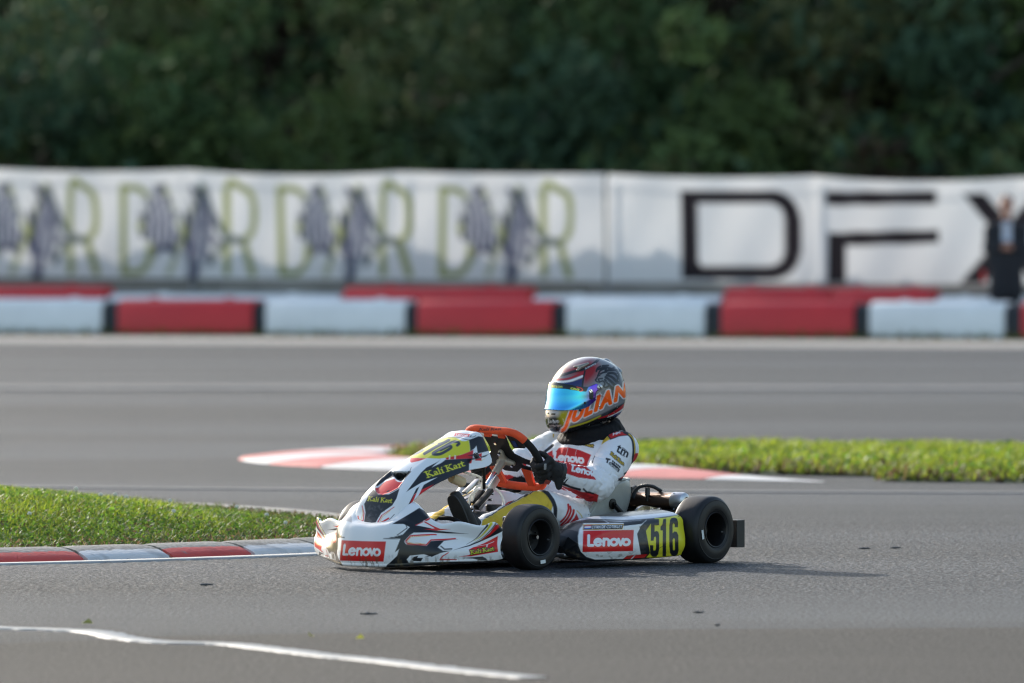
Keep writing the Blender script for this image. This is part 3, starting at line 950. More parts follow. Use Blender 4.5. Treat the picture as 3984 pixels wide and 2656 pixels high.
def draw_bvr(pr):
    for x0 in (-445, -85, 275, 635, 1005):
        f = lambda pts: [(x0 + a, b + 0.006 * x0) for a, b in pts]
        k = dict(soft=2.0)
        pr.stroke(f([(12, 428), (12, 624)]), 17, OLV, curve=False, **k)
        pr.stroke(f([(12, 430), (45, 430), (66, 450), (70, 490), (52, 518), (70, 545), (72, 590), (50, 622), (12, 622)]), 15, OLV, **k)
        pr.stroke(f([(248, 624), (248, 430), (280, 430), (304, 452), (306, 520), (286, 548), (250, 548)]), 16, OLV, **k)
        pr.stroke(f([(284, 548), (306, 626)]), 17, OLV, curve=False, **k)
        pr.blob(f([(52, 500), (62, 455), (92, 425), (118, 440), (132, 490), (140, 545), (112, 572), (76, 560)]), NVY, soft=8, alpha=0.25)
        pr.blob(f([(66, 520), (92, 500), (120, 520), (128, 560), (96, 566)]), (0.10, 0.12, 0.14), soft=4, alpha=0.6)
        pr.stroke(f([(88, 440), (112, 470), (116, 505)]), 10, (0.5, 0.52, 0.6), soft=3)
        pr.stroke(f([(74, 470), (96, 500)]), 7, (0.45, 0.47, 0.55), soft=3)
        pr.blob(f([(156, 520), (176, 450), (196, 440), (226, 520), (214, 590), (180, 640), (160, 655), (150, 600)]), GBL, soft=8, alpha=0.30)
        pr.stroke(f([(168, 430), (190, 470), (198, 520)]), 12, NVY, soft=3)
        pr.stroke(f([(196, 430), (220, 500), (250, 545), (282, 552)]), 15, (0.16, 0.19, 0.19), soft=3)
        pr.stroke(f([(156, 490), (160, 560), (180, 610), (164, 650)]), 14, NVY, soft=3, alpha=0.9)
        pr.stroke(f([(186, 480), (186, 560), (196, 590)]), 13, (0.55, 0.58, 0.65), soft=4, alpha=0.9)
        pr.stroke(f([(212, 600), (236, 560), (262, 545)]), 16, (0.15, 0.18, 0.17), soft=3, alpha=0.9)
        pr.stroke(f([(120, 565), (150, 545), (156, 520)]), 16, (0.13, 0.15, 0.14), soft=3)
        pr.stroke(f([(172, 470), (166, 540), (176, 600)]), 10, NVY, soft=3)
        pr.stroke(f([(100, 480), (104, 540)]), 8, (0.6, 0.62, 0.68), soft=3)
        pr.stroke(f([(104, 425), (150, 540), (116, 626)]), 13, OLV, curve=False, alpha=0.75, **k)
        pr.stroke(f([(190, 425), (152, 540)]), 13, OLV, curve=False, alpha=0.75, **k)
        pr.poly(f([(84, 424), (112, 418), (98, 452), (126, 446), (118, 480), (142, 486), (124, 512), (150, 548), (128, 560), (138, 592), (104, 572), (84, 590), (78, 556), (48, 540), (66, 516), (46, 492), (70, 482), (60, 452), (86, 456)]), NVY, soft=2.5, alpha=0.80)
        pr.poly(f([(170, 436), (196, 428), (204, 470), (228, 500), (212, 530), (240, 556), (206, 560), (210, 600), (184, 590), (180, 640), (158, 660), (164, 600), (148, 570), (164, 540), (152, 500), (172, 490)]), NVY, soft=2.5, alpha=0.62)
        for q in range(5):
            pr.stroke(f([(62 + q * 15, 448 + 10 * (q % 2)), (72 + q * 15, 500), (66 + q * 16, 560)]), 4.5, (0.70, 0.72, 0.77), soft=2, alpha=0.9)
            pr.stroke(f([(162 + q * 11, 455), (170 + q * 11, 520), (160 + q * 9, 620 - q * 6)]), 3.0, (0.68, 0.70, 0.75) if q % 2 else NVY, soft=2, alpha=0.8)
def draw_dfx(pr):
    k = dict(curve=False, soft=1.5)
    pr.loops([np.array([(1564, 437), (1775, 437)] + arc(1775, 505, 66, 68, -90, 0, 8) + arc(1775, 574, 66, 68, 0, 90, 8) + [(1564, 642)]),
              np.array([(1604, 467), (1768, 467)] + arc(1768, 502, 36, 35, -90, 0, 8) + arc(1768, 578, 36, 33, 0, 90, 8) + [(1615, 611), (1605, 600)])], NBK, soft=1.5)
    pr.poly([(1898, 440), (2156, 438), (2156, 468), (1898, 472)], NBK)
    pr.poly([(1902, 534), (2160, 527), (2160, 558), (1946, 564), (1944, 650), (1902, 650)], NBK)
    pr.poly([(2212, 444), (2264, 444), (2320, 510), (2376, 444), (2428, 444), (2346, 545), (2432, 652), (2380, 652), (2320, 580), (2262, 652), (2208, 652), (2296, 545)], NBK)
sb = s_at(1395 * 1.694, OFFB)
banner('banner', s_at(-1080 * 0.5, OFFB) - 2.0, sb - 0.02, 'long white banner with a repeated olive lettered crest and navy figure', draw_bvr, 'advertising banners')
banner('banner', sb + 0.02, sp[-1], 'white banner printed with huge black letters behind the standing man', draw_dfx, 'advertising banners')
# unseen bank added behind the fence, shaped to shade the foot of the banners
nb = 420; Vb = []
for i in range(nb):
    s = -30 + 70 * i / (nb - 1)
    h = 1.55 - 0.42 / (1 + math.exp(-(s - 8.2) * 1.6)) + 0.10 * math.sin(s * 1.9 + 1) + 0.09 * math.sin(s * 5.3) + 0.07 * math.sin(s * 11.7 + 2)
    for y, z in ((0, 0.0), (0.06, h * 0.7), (0.22, h), (1.0, h * 0.98), (3.5, 0.0)): Vb.append((*bl(s, OFFB + 0.45 + y), z))
tag(obj('banner_shade_bank', make_mesh('banner_shade_bank', Vb, grid_faces(nb, 5)[:, ::-1].copy()), M_TURF), kind='structure')

# ---------------------------------------------------------------- wooded hillside
M_HILL = mat('hill_soil', (0.05, 0.045, 0.025), 0.95, var=0.5, vscale=0.8)
hx, hy = np.meshgrid(np.linspace(-130, 130, 66), np.linspace(116, 330, 54), indexing='ij')
HP = np.stack([hx.ravel(), hy.ravel()], 1)
def hill_z(P):
    Pr = P[:, 1] + 0.30 * P[:, 0] - 119
    return np.where(Pr > 0, 0.36 * np.minimum(Pr, 15) + 0.15 * np.maximum(Pr - 15, 0) + 0.8 * np.sin(P[:, 0] * 0.21 + P[:, 1] * 0.1) * np.clip(Pr / 10, 0, 1), 0.0) + 0.01
tag(obj('hill', make_mesh('hill', np.column_stack([HP, hill_z(HP)]), grid_faces(66, 54)[:, ::-1].copy()), M_HILL), kind='structure')
M_LEAF = mat('hill_leaves', (0.04, 0.08, 0.02), 0.85, attr='livery', trans=0.15, spec=0.08)
M_BARK = mat('bark', (0.13, 0.105, 0.085), 0.9, var=0.35, vscale=6, bump=0.6, bscale=20)
def leaf_cloud(C, size, cols, rg, flat=0.5):
    n = len(C)
    d = rg.normal(size=(n, 3)); d /= np.linalg.norm(d, axis=1)[:, None]
    e = rg.normal(size=(n, 3)); e -= d * (d * e).sum(1)[:, None]; e /= np.linalg.norm(e, axis=1)[:, None]
    r = (size * (0.5 + rg.random(n)))[:, None]
    V = np.stack([C - d * r, C + e * r * flat, C + d * r, C - e * r * flat], 1).reshape(-1, 3)
    i = np.arange(n)[:, None] * 4
    return V, i + np.array([0, 1, 2, 3]), np.repeat(cols, 4, 0)
GREENS = [(0.070, 0.115, 0.050), (0.088, 0.130, 0.048), (0.060, 0.105, 0.062), (0.090, 0.118, 0.056), (0.098, 0.112, 0.050)]
def shrub_points(rg, n, rx, rz, lumps):
    L = rg.normal(size=(lumps, 3)) * np.array((rx * 0.5, rx * 0.5, rz * 0.42)) + np.array((0, 0, rz))
    rad = rx * (0.30 + 0.30 * rg.random(lumps))
    k = rg.integers(0, lumps, n); d = rg.normal(size=(n, 3)); d /= np.linalg.norm(d, axis=1)[:, None]
    C = L[k] + d * (rad[k] * (0.65 + 0.4 * rg.random(n)))[:, None] * np.array((1, 1, 0.85))
    C[:, 2] = np.maximum(C[:, 2], 0.05)
    return C, k, L
# undergrowth covering the slope, too dense to count
rgu = np.random.default_rng(5); n = 150000
U = np.column_stack([rgu.uniform(-16, 16, n), rgu.uniform(116, 146, n)])
U = U[(U[:, 1] + 0.30 * U[:, 0] > 118)]
hz = hill_z(U); cl = np.array([mnoise.noise(Vector((x * 0.9, y * 0.9, 3.0))) for x, y in U]); cg = np.array([mnoise.noise(Vector((x * 0.4, y * 0.5, 7.0))) for x, y in U])
C = np.column_stack([U, hz + np.clip(1.1 + 1.8 * cl, 0.3, 2.8) * rgu.random(len(U)) ** 0.5])
cc = np.array(GREENS)[rgu.integers(0, 5, len(U))] * (1 + 0.4 * cg)[:, None]
brn = (cg < -0.28)[:, None]; cc = np.where(brn, np.array((0.055, 0.042, 0.028)) * (0.6 + rgu.random((len(U), 1))), cc)
V, F, Cc = leaf_cloud(C, 0.16, cc, rgu)
me = make_mesh('undergrowth', V, F, smooth=False); set_color(me, Cc)
tag(obj('undergrowth', me, M_LEAF), 'dense dark green undergrowth covering the hillside behind the banners', 'undergrowth', kind='stuff')
# individual trees and bushes
trees = [(-4.9, 123.5, 1.3, 3.4, 0), (-6.9, 124.5, 1.7, 2.6, 2), (-3.2, 122.5, 1.5, 2.2, 1), (-1.6, 124.5, 1.6, 3.2, 3), (0.1, 122.3, 1.4, 2.3, 2), (1.6, 123.8, 1.7, 3.0, 0), (3.1, 121.6, 1.2, 2.1, 1), (4.6, 123.0, 1.6, 3.4, 4), (6.2, 121.8, 1.5, 2.8, 2),
         (7.8, 122.6, 1.6, 3.2, 1), (-8.9, 123.8, 1.6, 3.0, 1), (-5.8, 129.0, 1.9, 4.2, 3), (-2.4, 129.5, 2.0, 4.4, 1), (1.0, 129.0, 2.0, 4.0, 4), (4.0, 128.0, 2.0, 4.2, 1), (7.0, 127.5, 2.0, 4.4, 0)]
tl = ['pale trunked tree at the far left of the hillside', 'bush at the left edge of the hillside', 'low bush above the second crest of the banner', 'tall leafy tree left of the middle of the hillside', 'dark bush in the middle above the banner', 'tree above the helmet', 'low bush above the huge letter D', 'tree with yellowish leaves above the letter F', 'dark tree above the standing man', 'tree past the right edge of the frame', 'tree past the left edge of the frame', 'tall tree high on the left of the hillside', 'tall tree high on the slope left of the middle', 'yellowish tree high on the slope in the middle', 'tall green tree high on the slope right of the middle', 'dark tall tree high on the right of the slope']
for i, (x, y, rx, hgt, gi) in enumerate(trees):
    rg = np.random.default_rng(100 + i)
    z0 = float(hill_z(np.array([[x, y]]))[0])
    root = empty('hillside_tree', (x, y, z0 - 0.1)); tag(root, tl[i], 'tree', 'trees on the hillside')
    Cp, k, L = shrub_points(rg, 2600, rx, hgt * 0.62, 15)
    mb = MB(); lean = rg.normal(0, 0.12, 2)
    topp = np.array((lean[0] * hgt, lean[1] * hgt, hgt * 0.6))
    mb.tube([(0, 0, -0.2), topp * 0.3 + (0.05, 0, 0), topp * 0.65, topp], [0.13, 0.11, 0.09, 0.05], 8)
    for q in L[:7]:
        st = topp * (0.45 + 0.4 * rg.random()); mb.tube([st, (st + q) / 2 + (0, 0, 0.1), q], [0.05, 0.035, 0.012], 6)
    mb.build('trunk', M_BARK, root)
    lum = rg.normal(0, 0.13, 15)
    cols = np.array(GREENS[gi]) * (1 + lum[k])[:, None].clip(0.4, 1.8) * (0.8 + 0.4 * rg.random((len(k), 1)))
    V, F, Cc = leaf_cloud(Cp, 0.11, cols, rg)
    me = make_mesh('crown', V, F, smooth=False); set_color(me, Cc)
    obj('crown', me, M_LEAF, root)

# ================================================================== GO-KART
HEAD = math.atan2(-0.7826, -0.6225)
KO = np.array((0.285, 34.97, 0.0))
kart = empty('go_kart', tuple(KO), HEAD)
tag(kart, 'white, black and red racing go-kart number 516 cornering on the asphalt', 'go-kart')

def img_px(P, p0):
    """flat artwork coordinates of points in the kart's frame: a decal projector aimed at point p0 from the front left"""
    P = np.asarray(P, float).reshape(-1, 3); p0 = np.asarray(p0, float)
    dep = lambda q: 34.97 - 0.7826 * q[..., 0] - 0.6225 * q[..., 1]
    d0 = float(dep(p0)); s = 33200 / d0
    u0 = 1992 + s * (0.285 - 0.6225 * p0[0] + 0.7826 * p0[1]); v0 = 901 + s * (1.35 - p0[2])
    dp = P - p0; dd = dep(P) - d0
    u = u0 + s * (-0.6225 * dp[:, 0] + 0.7826 * dp[:, 1]) - (u0 - 1992) / d0 * dd
    v = v0 - s * dp[:, 2] - (v0 - 901) / d0 * dd
    return np.column_stack([u, v])
DIR = np.array((0.7826, 0.6225, 0.036))

M_WRAP = mat('printed_wrap', WHT, 0.28, attr='livery', coat=0.12, spec=0.35, bump=0.02, bscale=30)
M_BLACKP = mat('black_plastic', (0.016, 0.017, 0.019), 0.42, var=0.2, bump=0.15, bscale=300)
M_RUB = mat('tyre_rubber', (0.010, 0.010, 0.011), 0.50, spec=0.4, var=0.35, vscale=14, rvar=0.14, bump=0.03, bscale=140)
M_RIM = mat('rim_black', (0.012, 0.012, 0.013), 0.38, 0.3)
M_STEEL = mat('chrome', (0.75, 0.76, 0.78), 0.14, 1.0)
M_ALU = mat('brushed_alloy', (0.55, 0.55, 0.56), 0.35, 1.0, rvar=0.1, vscale=60)
M_MAG = mat('cast_hub', (0.40, 0.36, 0.29), 0.5, 0.4, bump=0.1, bscale=200)
M_BLKM = mat('black_metal', (0.010, 0.010, 0.011), 0.4, 0.5)
M_SEAT = mat('seat_shell', (0.30, 0.31, 0.29), 0.4, var=0.18, vscale=12, rvar=0.1)
M_ORG = mat('orange_suede', (0.80, 0.085, 0.02), 0.75, attr='livery', var=0.12, vscale=30, bump=0.15, bscale=400)
M_SUEDE = mat('black_suede', (0.008, 0.008, 0.008), 0.9, bump=0.2, bscale=500)
M_BRONZE = mat('bronze_tube', (0.15, 0.10, 0.08), 0.32, 0.85, rvar=0.1, vscale=10)
M_GOLD = mat('gold_caliper', (0.55, 0.42, 0.24), 0.3, 0.9)
M_CREAM = mat('cream_plastic', (0.68, 0.55, 0.34), 0.35, trans=0.15)
M_CLEAR = mat('milky_hose', (0.75, 0.75, 0.72), 0.2, trans=0.3)
M_TANK = mat('tank_plastic', (0.06, 0.06, 0.065), 0.4, var=0.15)
M_SILVER = mat('grey_bottle', (0.45, 0.46, 0.48), 0.35)
M_RED = mat('red_plastic', RED, 0.35)
M_LABEL = mat('paper_label', (0.65, 0.68, 0.68), 0.5)
M_BLUE = mat('blue_lens', (0.02, 0.06, 0.25), 0.1)

# ---------------------------------------------------------------- front fairing
yt = [0, .08, .13, .16, .20, .25, .33, .42, .46, .478]
T_bot = list(zip([1.405, 1.402, 1.388, 1.366, 1.335, 1.297, 1.236, 1.167, 1.140, 1.126], [.028, .028, .029, .030, .033, .037, .044, .052, .057, .062]))
T_cre = list(zip([1.404, 1.401, 1.386, 1.363, 1.330, 1.291, 1.230, 1.163, 1.137, 1.124], [.128, .128, .126, .122, .115, .106, .096, .096, .106, .118]))
T_hod = list(zip([1.340, 1.338, 1.328, 1.315, 1.292, 1.258, 1.205, 1.152, 1.132, 1.121], [.196, .202, .214, .212, .184, .150, .138, .132, .148, .155]))
T_top = list(zip([1.225, 1.226, 1.230, 1.236, 1.236, 1.224, 1.200, 1.158, 1.135, 1.119], [.290, .280, .266, .248, .212, .184, .193, .180, .192, .165]))
nu, nv = 440, 170
S = np.linspace(-1, 1, nu); Yv = 0.478 * np.sign(S) * np.abs(S) ** 0.97
P = np.zeros((nu, nv, 3))
tk = np.array([0, .05, .12, .30, .38, .62, .95, 1.0])
for i, y in enumerate(Yv):
    a = abs(y)
    b = interp(yt, T_bot, a); c = interp(yt, T_cre, a); h = interp(yt, T_hod, a); t = interp(yt, T_top, a)
    mid = (b * 0.45 + c * 0.55) + np.array((0.006, 0)); sh = c * 0.72 + h * 0.28 + np.array((0.012, 0.008)) * (1 if a < .2 else max(0, 1 - (a - .2) / .1))
    ez_ = max(0.0, 1 - (a / .478) ** 8)
    K = np.array([b + (-0.05 * ez_, 0.004), b + (-0.006, -0.004), b + (0.002, 0.008), mid + (0, 0.02), sh, h, t, t + (-0.018 * ez_, -0.012 * ez_ - 0.001)])
    # order: under lip, bottom, front face, crease, hood, top edge, rolled edge
    q = interp(tk, K, np.linspace(0, 1, nv))
    P[i, :, 0] = q[:, 0]; P[i, :, 1] = y; P[i, :, 2] = q[:, 1]
Vf = P.reshape(-1, 3)
Nf = grid_normals(P).reshape(-1, 3)
if (Nf @ np.array((1.0, 0, 0.3))).mean() < 0: Nf = -Nf
face = (Nf @ DIR) > -0.05
Vm = Vf.copy(); Vm[:, 1] = np.abs(Vm[:, 1])
p0 = (1.30, 0.1, 0.12)
pr = Print(img_px(Vf, p0), WHT, uvm=img_px(Vm, p0), face=face & (Vf[:, 1] > -0.20))
mk = dict(mirror=True)
pr.poly(TA([(2104, 385), (2220, 455), (2310, 560), (2204, 625), (2040, 715), (2320, 760), (2464, 805), (3054, 860), (2004, 848), (1930, 895), (1824, 1010), (1860, 1065), (2254, 1095), (2324, 1010), (2544, 998), (2844, 975), (2579, 1010), (2464, 1130), (2564, 1192), (2724, 1190), (2500, 1235), (2350, 1300), (2200, 1255), (1934, 1280), (1874, 1350), (1914, 1410), (2600, 1395), (3300, 1372), (3660, 1350), (3700, 1500), (1800, 1560), (1460, 1500), (1690, 1280), (1725, 1160), (1645, 1220), (1750, 968), (1430, 962), (1650, 922), (1800, 880), (1925, 745), (1810, 688), (1600, 690), (1780, 590)]), BLK, **mk)
pr.stroke(TA([(2430, 893), (2150, 893), (1945, 905), (1855, 1005), (1890, 1058), (2245, 1082), (2330, 990), (2560, 985), (2800, 962)]), 5.2, RED, curve=False, **mk)
pr.stroke(TA([(2300, 908), (1960, 925), (1885, 1000), (1910, 1035), (2220, 1060)]), 2.0, ORY, curve=False, **mk)
pr.stroke(TA([(2040, 715), (2204, 635), (2300, 590)]), 5, RED, curve=False, taper=(0.2, 1.6), **mk)
pr.stroke(TA([(2210, 640), (2480, 785)]), 9, WHT, curve=False, **mk)
pr.stroke(TA([(2215, 645), (2480, 785)]), 5, RED, curve=False, **mk)
pr.poly(TA([(2200, 790), (2400, 765), (2380, 720), (2520, 772), (2720, 772), (2460, 806)]), RED, **mk)
pr.stroke(TA([(1840, 760), (1910, 745), (1760, 880)]), 3.0, WHT, curve=False, **mk)
pr.stroke(TA([(1860, 715), (1880, 760), (1690, 895)]), 3.2, BLK, curve=False, **mk)
pr.stroke(TA([(2520, 1110), (2590, 1165), (2730, 1160)]), 4.5, BLK, curve=False, **mk)
pr.stroke(TD([(1250, 1075), (1420, 960), (1540, 820), (1650, 705)]), 4.0, BLK, taper=(0.3, 1.5), **mk)
pr.stroke(TD([(1400, 1000), (1530, 900), (1640, 780), (1720, 670)]), 7.0, YEL, taper=(0.2, 1.4), **mk)
pr.stroke(TD([(1330, 1080), (1560, 930), (1700, 800), (1800, 670)]), 3.0, BLK, taper=(0.3, 1.4), **mk)
pr.poly(TD([(1000, 1180), (1300, 1090), (1520, 980), (1690, 840), (1800, 690), (1960, 690), (1960, 800), (1870, 850), (1600, 980), (1300, 1115)]), BLK, **mk)
pr.poly(TD([(1520, 1000), (1680, 860), (1800, 705), (1860, 690), (1855, 745), (1700, 890)]), RED, **mk)
pr.poly(TD([(1290, 1170), (1560, 1060), (1845, 905), (1835, 1080), (1845, 1205), (1330, 1290), (1100, 1295), (1320, 1262)]), RED, **mk)
pr.stroke(TD([(1400, 1125), (1640, 1080), (1770, 1020)]), 3.5, WHT, curve=False, taper=(0.3, 0.6), **mk)
pr.stroke(TD([(1645, 1080), (1630, 1140)]), 4, WHT, curve=False, **mk)
pr.stroke(TD([(900, 1225), (790, 1290), (745, 1350), (1050, 1355)]), 5.5, RED, curve=False, taper=(0.6, 0.9), **mk)
pr.poly(TD([(1160, 1320), (1550, 1290), (1610, 1320), (1650, 1362), (1480, 1362), (1350, 1330)]), (0.05, 0.055, 0.06), **mk)
pr.poly(TD([(200, 1345), (250, 1300), (330, 1280), (310, 1320), (420, 1320), (380, 1385), (240, 1380)]), BLK, **mk)
pr.poly(TD([(580, 1305), (640, 1275), (740, 1240), (600, 1255), (440, 1310), (560, 1290)]), BLK, **mk)
serif_print(pr, TD([(1325, 1258), (1770, 1180), (1760, 1112), (1310, 1188)]), 2.6, YEL, BLK, 2.6)
# centre sponsor rectangle
pr.poly(TA([(645, 992), (1485, 1017), (1440, 1390), (610, 1372)]), RED, soft=0.9)
pr.strokes_text(WORD_L, TA([(665, 1268), (1365, 1285), (1375, 1105), (690, 1080)]), 8.5, WHT, soft=0.9)
pr.poly(TA([(815, 360), (830, 668), (640, 600), (690, 450)]), (0.42, 0.42, 0.42), soft=2)
pr.stroke(TA([(600, 700), (600, 830), (620, 900), (700, 950)]), 2.5, BLK)
pr.poly(TA([(540, 900), (600, 920), (690, 948), (560, 942)]), BLK)
# dirt thrown up on the nose corner and scuffs along the lower lip
nz = fbm(Vf * np.array((1, 1, 0.35)), 60, 4); n2 = fbm(Vf, 9, 3, 4.0)
uv = pr.uv
dirt = np.clip((nz + 0.6 * n2 + 0.25) * 1.6, 0, 1) * np.clip((1322 - uv[:, 0]) / 12, 0, 1) * np.clip((uv[:, 0] - 1262) / 25, 0, 1) * np.clip((uv[:, 1] - 2105) / 40, 0, 1) * (Vf[:, 1] < 0)
lipd = np.clip((nz - 0.05) * 1.5, 0, 0.75) * np.clip((0.075 - Vf[:, 2]) / 0.03, 0, 1)
dd = np.maximum(dirt * 0.95, lipd)[:, None]
pr.c = pr.c * (1 - dd) + np.array((0.10, 0.075, 0.04)) * dd
me = make_mesh('front_fairing', Vf, grid_faces(nu, nv)); set_color(me, pr.c)
me.update()
fair = obj('front_fairing', me, M_WRAP, kart)
so = fair.modifiers.new('thick', 'SOLIDIFY'); so.thickness = 0.004; so.offset = -1 if Nf is not None else 0

# ---------------------------------------------------------------- number panel (nassau)
st = np.arange(13)
c_x = [1.368, 1.352, 1.329, 1.299, 1.2514, 1.1735, 1.1057, 1.0177, 0.92, 0.83, 0.79, 0.765, 0.752]
c_z = [0.176, 0.196, 0.232, 0.298, 0.345, 0.400, 0.432, 0.470, 0.502, 0.531, 0.546, 0.549, 0.535]
w_y = [0.030, 0.082, 0.102, 0.094, 0.082, 0.064, 0.060, 0.057, 0.062, 0.070, 0.074, 0.076, 0.076]
e_x = [1.362, 1.345, 1.318, 1.272, 1.206, 1.122, 1.050, 0.975, 0.895, 0.82, 0.782, 0.757, 0.747]
e_y = [0.040, 0.096, 0.116, 0.130, 0.136, 0.138, 0.138, 0.137, 0.136, 0.135, 0.134, 0.132, 0.126]
e_z = [0.176, 0.190, 0.214, 0.268, 0.310, 0.343, 0.364, 0.382, 0.396, 0.403, 0.409, 0.420, 0.436]
nu, nv = 300, 200
U = np.linspace(0, 12, nu); Vv = np.linspace(-1, 1, nv)
P = np.zeros((nu, nv, 3))
for i, u in enumerate(U):
    cx, cz, wy, ex, ey, ez = (float(interp(st, q, u)) for q in (c_x, c_z, w_y, e_x, e_y, e_z))
    k = min(1, max(0, (u - 0.5) / 2))
    rx, rz = cx - 0.004, cz - 0.010 * k
    K = np.array([(cx, -0.6 * wy, cz - 0.004 * k), (cx, 0, cz), (cx - .001, 0.6 * wy, cz - 0.004 * k), (rx, wy, rz), (rx * .55 + ex * .45, wy * .42 + ey * .58, rz * .5 + ez * .5), (ex, ey, ez)])
    q = interp([-0.27, 0, 0.27, 0.46, 0.72, 1.0], K, np.abs(Vv))
    P[i] = q; P[i, :, 1] = q[:, 1] * np.sign(Vv)
Nn = grid_normals(P)
if Nn[100, 100, 0] < 0: Nn = -Nn
Vp = P.reshape(-1, 3); Np = Nn.reshape(-1, 3)
p0 = (1.10, 0.05, 0.38)
uv = img_px(Vp, p0)
# recessed air scoop
scoop = np.array(TB([(880, 845), (1260, 852), (1150, 975), (1120, 1040), (1030, 1160), (870, 1250), (730, 1297), (640, 1272), (595, 1200), (610, 1110), (730, 950)]))
m = (uv[:, 0] > 1440) & (uv[:, 0] < 1610) & (uv[:, 1] > 1820) & (uv[:, 1] < 1935) & (Np @ DIR > 0)
idx = np.nonzero(m)[0]; ins = inside(uv[idx], scoop); d = np.full(len(idx), 1e9)
for a, b in zip(scoop, np.roll(scoop, -1, 0)): d = np.minimum(d, seg_dist(uv[idx], a, b))
dep = np.where(ins, np.clip(d / 7, 0, 1), 0) * (0.004 + 0.007 * np.clip((1925 - uv[idx, 1]) / 80, 0, 1))
opn = np.array(TB([(885, 842), (1268, 850), (1150, 965), (1060, 998), (985, 965), (930, 905)])); in2 = inside(uv[idx], opn); d2 = np.full(len(idx), 1e9)
for a, b in zip(opn, np.roll(opn, -1, 0)): d2 = np.minimum(d2, seg_dist(uv[idx], a, b))
dep += np.where(in2, np.clip(d2 / 6, 0, 1), 0) * 0.022
Vp[idx] -= Np[idx] * dep[:, None]
Vm = Vp.copy(); Vm[:, 1] = np.abs(Vm[:, 1])
pr = Print(uv, WHT, uvm=img_px(Vm, p0), face=(Np @ DIR) > 0.0)
G2 = (0.05, 0.055, 0.065)
# lower black shield with facets
pr.poly(TA([(1150, 120), (1240, 20), (1290, 60), (1330, 110), (1540, 110), (1740, 0), (1680, 190), (1600, 320), (1390, 465), (1310, 600), (1300, 660), (1380, 680), (1640, 570), (1690, 590), (1480, 665), (1200, 722), (1000, 690), (900, 610), (850, 520), (870, 520), (930, 600), (940, 645), (1060, 640), (1090, 460), (1065, 300)]), BLK)
rgf = np.random.default_rng(8)
shield = np.array(TA([(1120, 330), (1560, 300), (1380, 470), (1290, 650), (1100, 640), (1090, 430)]))
for k in range(70):
    c = np.array(TA([(rgf.uniform(1080, 1560), rgf.uniform(130, 690))])[0])
    if not inside(c[None], shield)[0]: continue
    a = rgf.random() * 6.28; r = rgf.uniform(4, 13)
    tri = [c + r * np.array((math.cos(a + t), math.sin(a + t))) * q for t, q in ((0, 1.3), (2.3, .7), (3.9, .8))]
    g = rgf.uniform(0.015, 0.075)
    pr.poly(tri, (g, g * 1.05, g * 1.15), soft=1.5, alpha=0.9)
pr.poly(TA([(925, 390), (1010, 310), (1080, 470), (1060, 640), (945, 640), (925, 520)]), WHT)
pr.stroke(TA([(1025, 330), (1062, 470), (1045, 612), (968, 630), (948, 530)]), 6.0, RED, curve=False, taper=(0.5, 1.0))
pr.stroke(TA([(1030, 400), (1040, 480), (1005, 600), (975, 590)]), 2.0, ORY, curve=False)
pr.poly(TA([(1290, 640), (1390, 470), (1620, 340), (1700, 420), (1660, 540), (1420, 675), (1370, 672)]), WHT)
pr.stroke(TA([(1635, 352), (1400, 510), (1325, 640), (1390, 650), (1530, 565)]), 7.0, RED, curve=False, taper=(0.3, 1.0))
pr.stroke(TA([(1560, 420), (1420, 530), (1370, 610), (1400, 625)]), 2.0, ORY, curve=False)
pr.stroke(TA([(1640, 490), (1530, 610), (1460, 650)]), 4.0, BLK, curve=False, taper=(0.3, 1.5))
pr.stroke(TA([(1070, 290), (1100, 380), (1100, 450)]), 3, BLK, curve=False)
serif_print(pr, TA([(1122, 232), (1590, 272), (1605, 190), (1140, 150)]), 3.0, YEL)
# scoop colours
pr.poly(TB([(590, 1170), (650, 1080), (780, 1000), (940, 950), (1000, 1010), (1060, 1020), (1150, 980), (1120, 1040), (1030, 1160), (870, 1250), (730, 1297), (640, 1272), (600, 1225)]), RED)
pr.stroke(TB([(605, 1150), (760, 990), (930, 925), (980, 985), (1060, 1008), (1150, 975)]), 4.5, WHT)
pr.poly(TB([(885, 845), (1265, 852), (1150, 965), (1060, 998), (985, 965), (930, 905)]), (0.004, 0.004, 0.004))
pr.poly(TB([(880, 845), (930, 905), (760, 980), (620, 1125), (600, 1120), (720, 945)]), BLK)
pr.stroke(TB([(880, 845), (725, 945), (600, 1115), (588, 1180), (612, 1245)]), 3.5, BLK)
pr.stroke(TB([(1265, 855), (1150, 985), (1110, 1050), (1030, 1165), (870, 1255)]), 3.0, BLK)
pr.blob(TB([(790, 1228), (825, 1190), (858, 1195), (828, 1225)]), (0.005, 0.005, 0.005))
pr.poly(TB([(1255, 582), (1570, 602), (1410, 655), (1280, 683), (1248, 660)]), RED, soft=1.5)
pr.stroke(TB([(1275, 770), (1245, 850), (1222, 855)]), 4.5, G2, taper=(0.2, 1.4))
# yellow number plate
pr.poly(TC([(-120, 600), (-60, 560), (250, 380), (560, 220), (720, 180), (850, 200), (930, 240), (960, 268), (1040, 270), (1100, 250), (1125, 380), (1125, 470), (960, 530), (780, 575), (540, 607), (300, 597), (0, 590)]), YEL)
DG = (0.05, 0.055, 0.065)
pr.stroke(TC([(250, 512), (470, 380), (720, 250)]), 11.5, DG, curve=False)
pr.stroke(TC([(520, 320), (600, 300)]), 7, DG, curve=False)
pr.stroke(TC([(880, 350), (915, 315), (880, 285), (790, 288), (640, 370), (450, 480), (415, 512), (450, 525), (560, 515), (700, 440), (760, 395), (750, 365), (700, 372), (560, 440)]), 11.0, DG)
pr.stroke(TC([(10, 520), (100, 505), (220, 440), (170, 430), (330, 330), (420, 300)]), 9, DG)
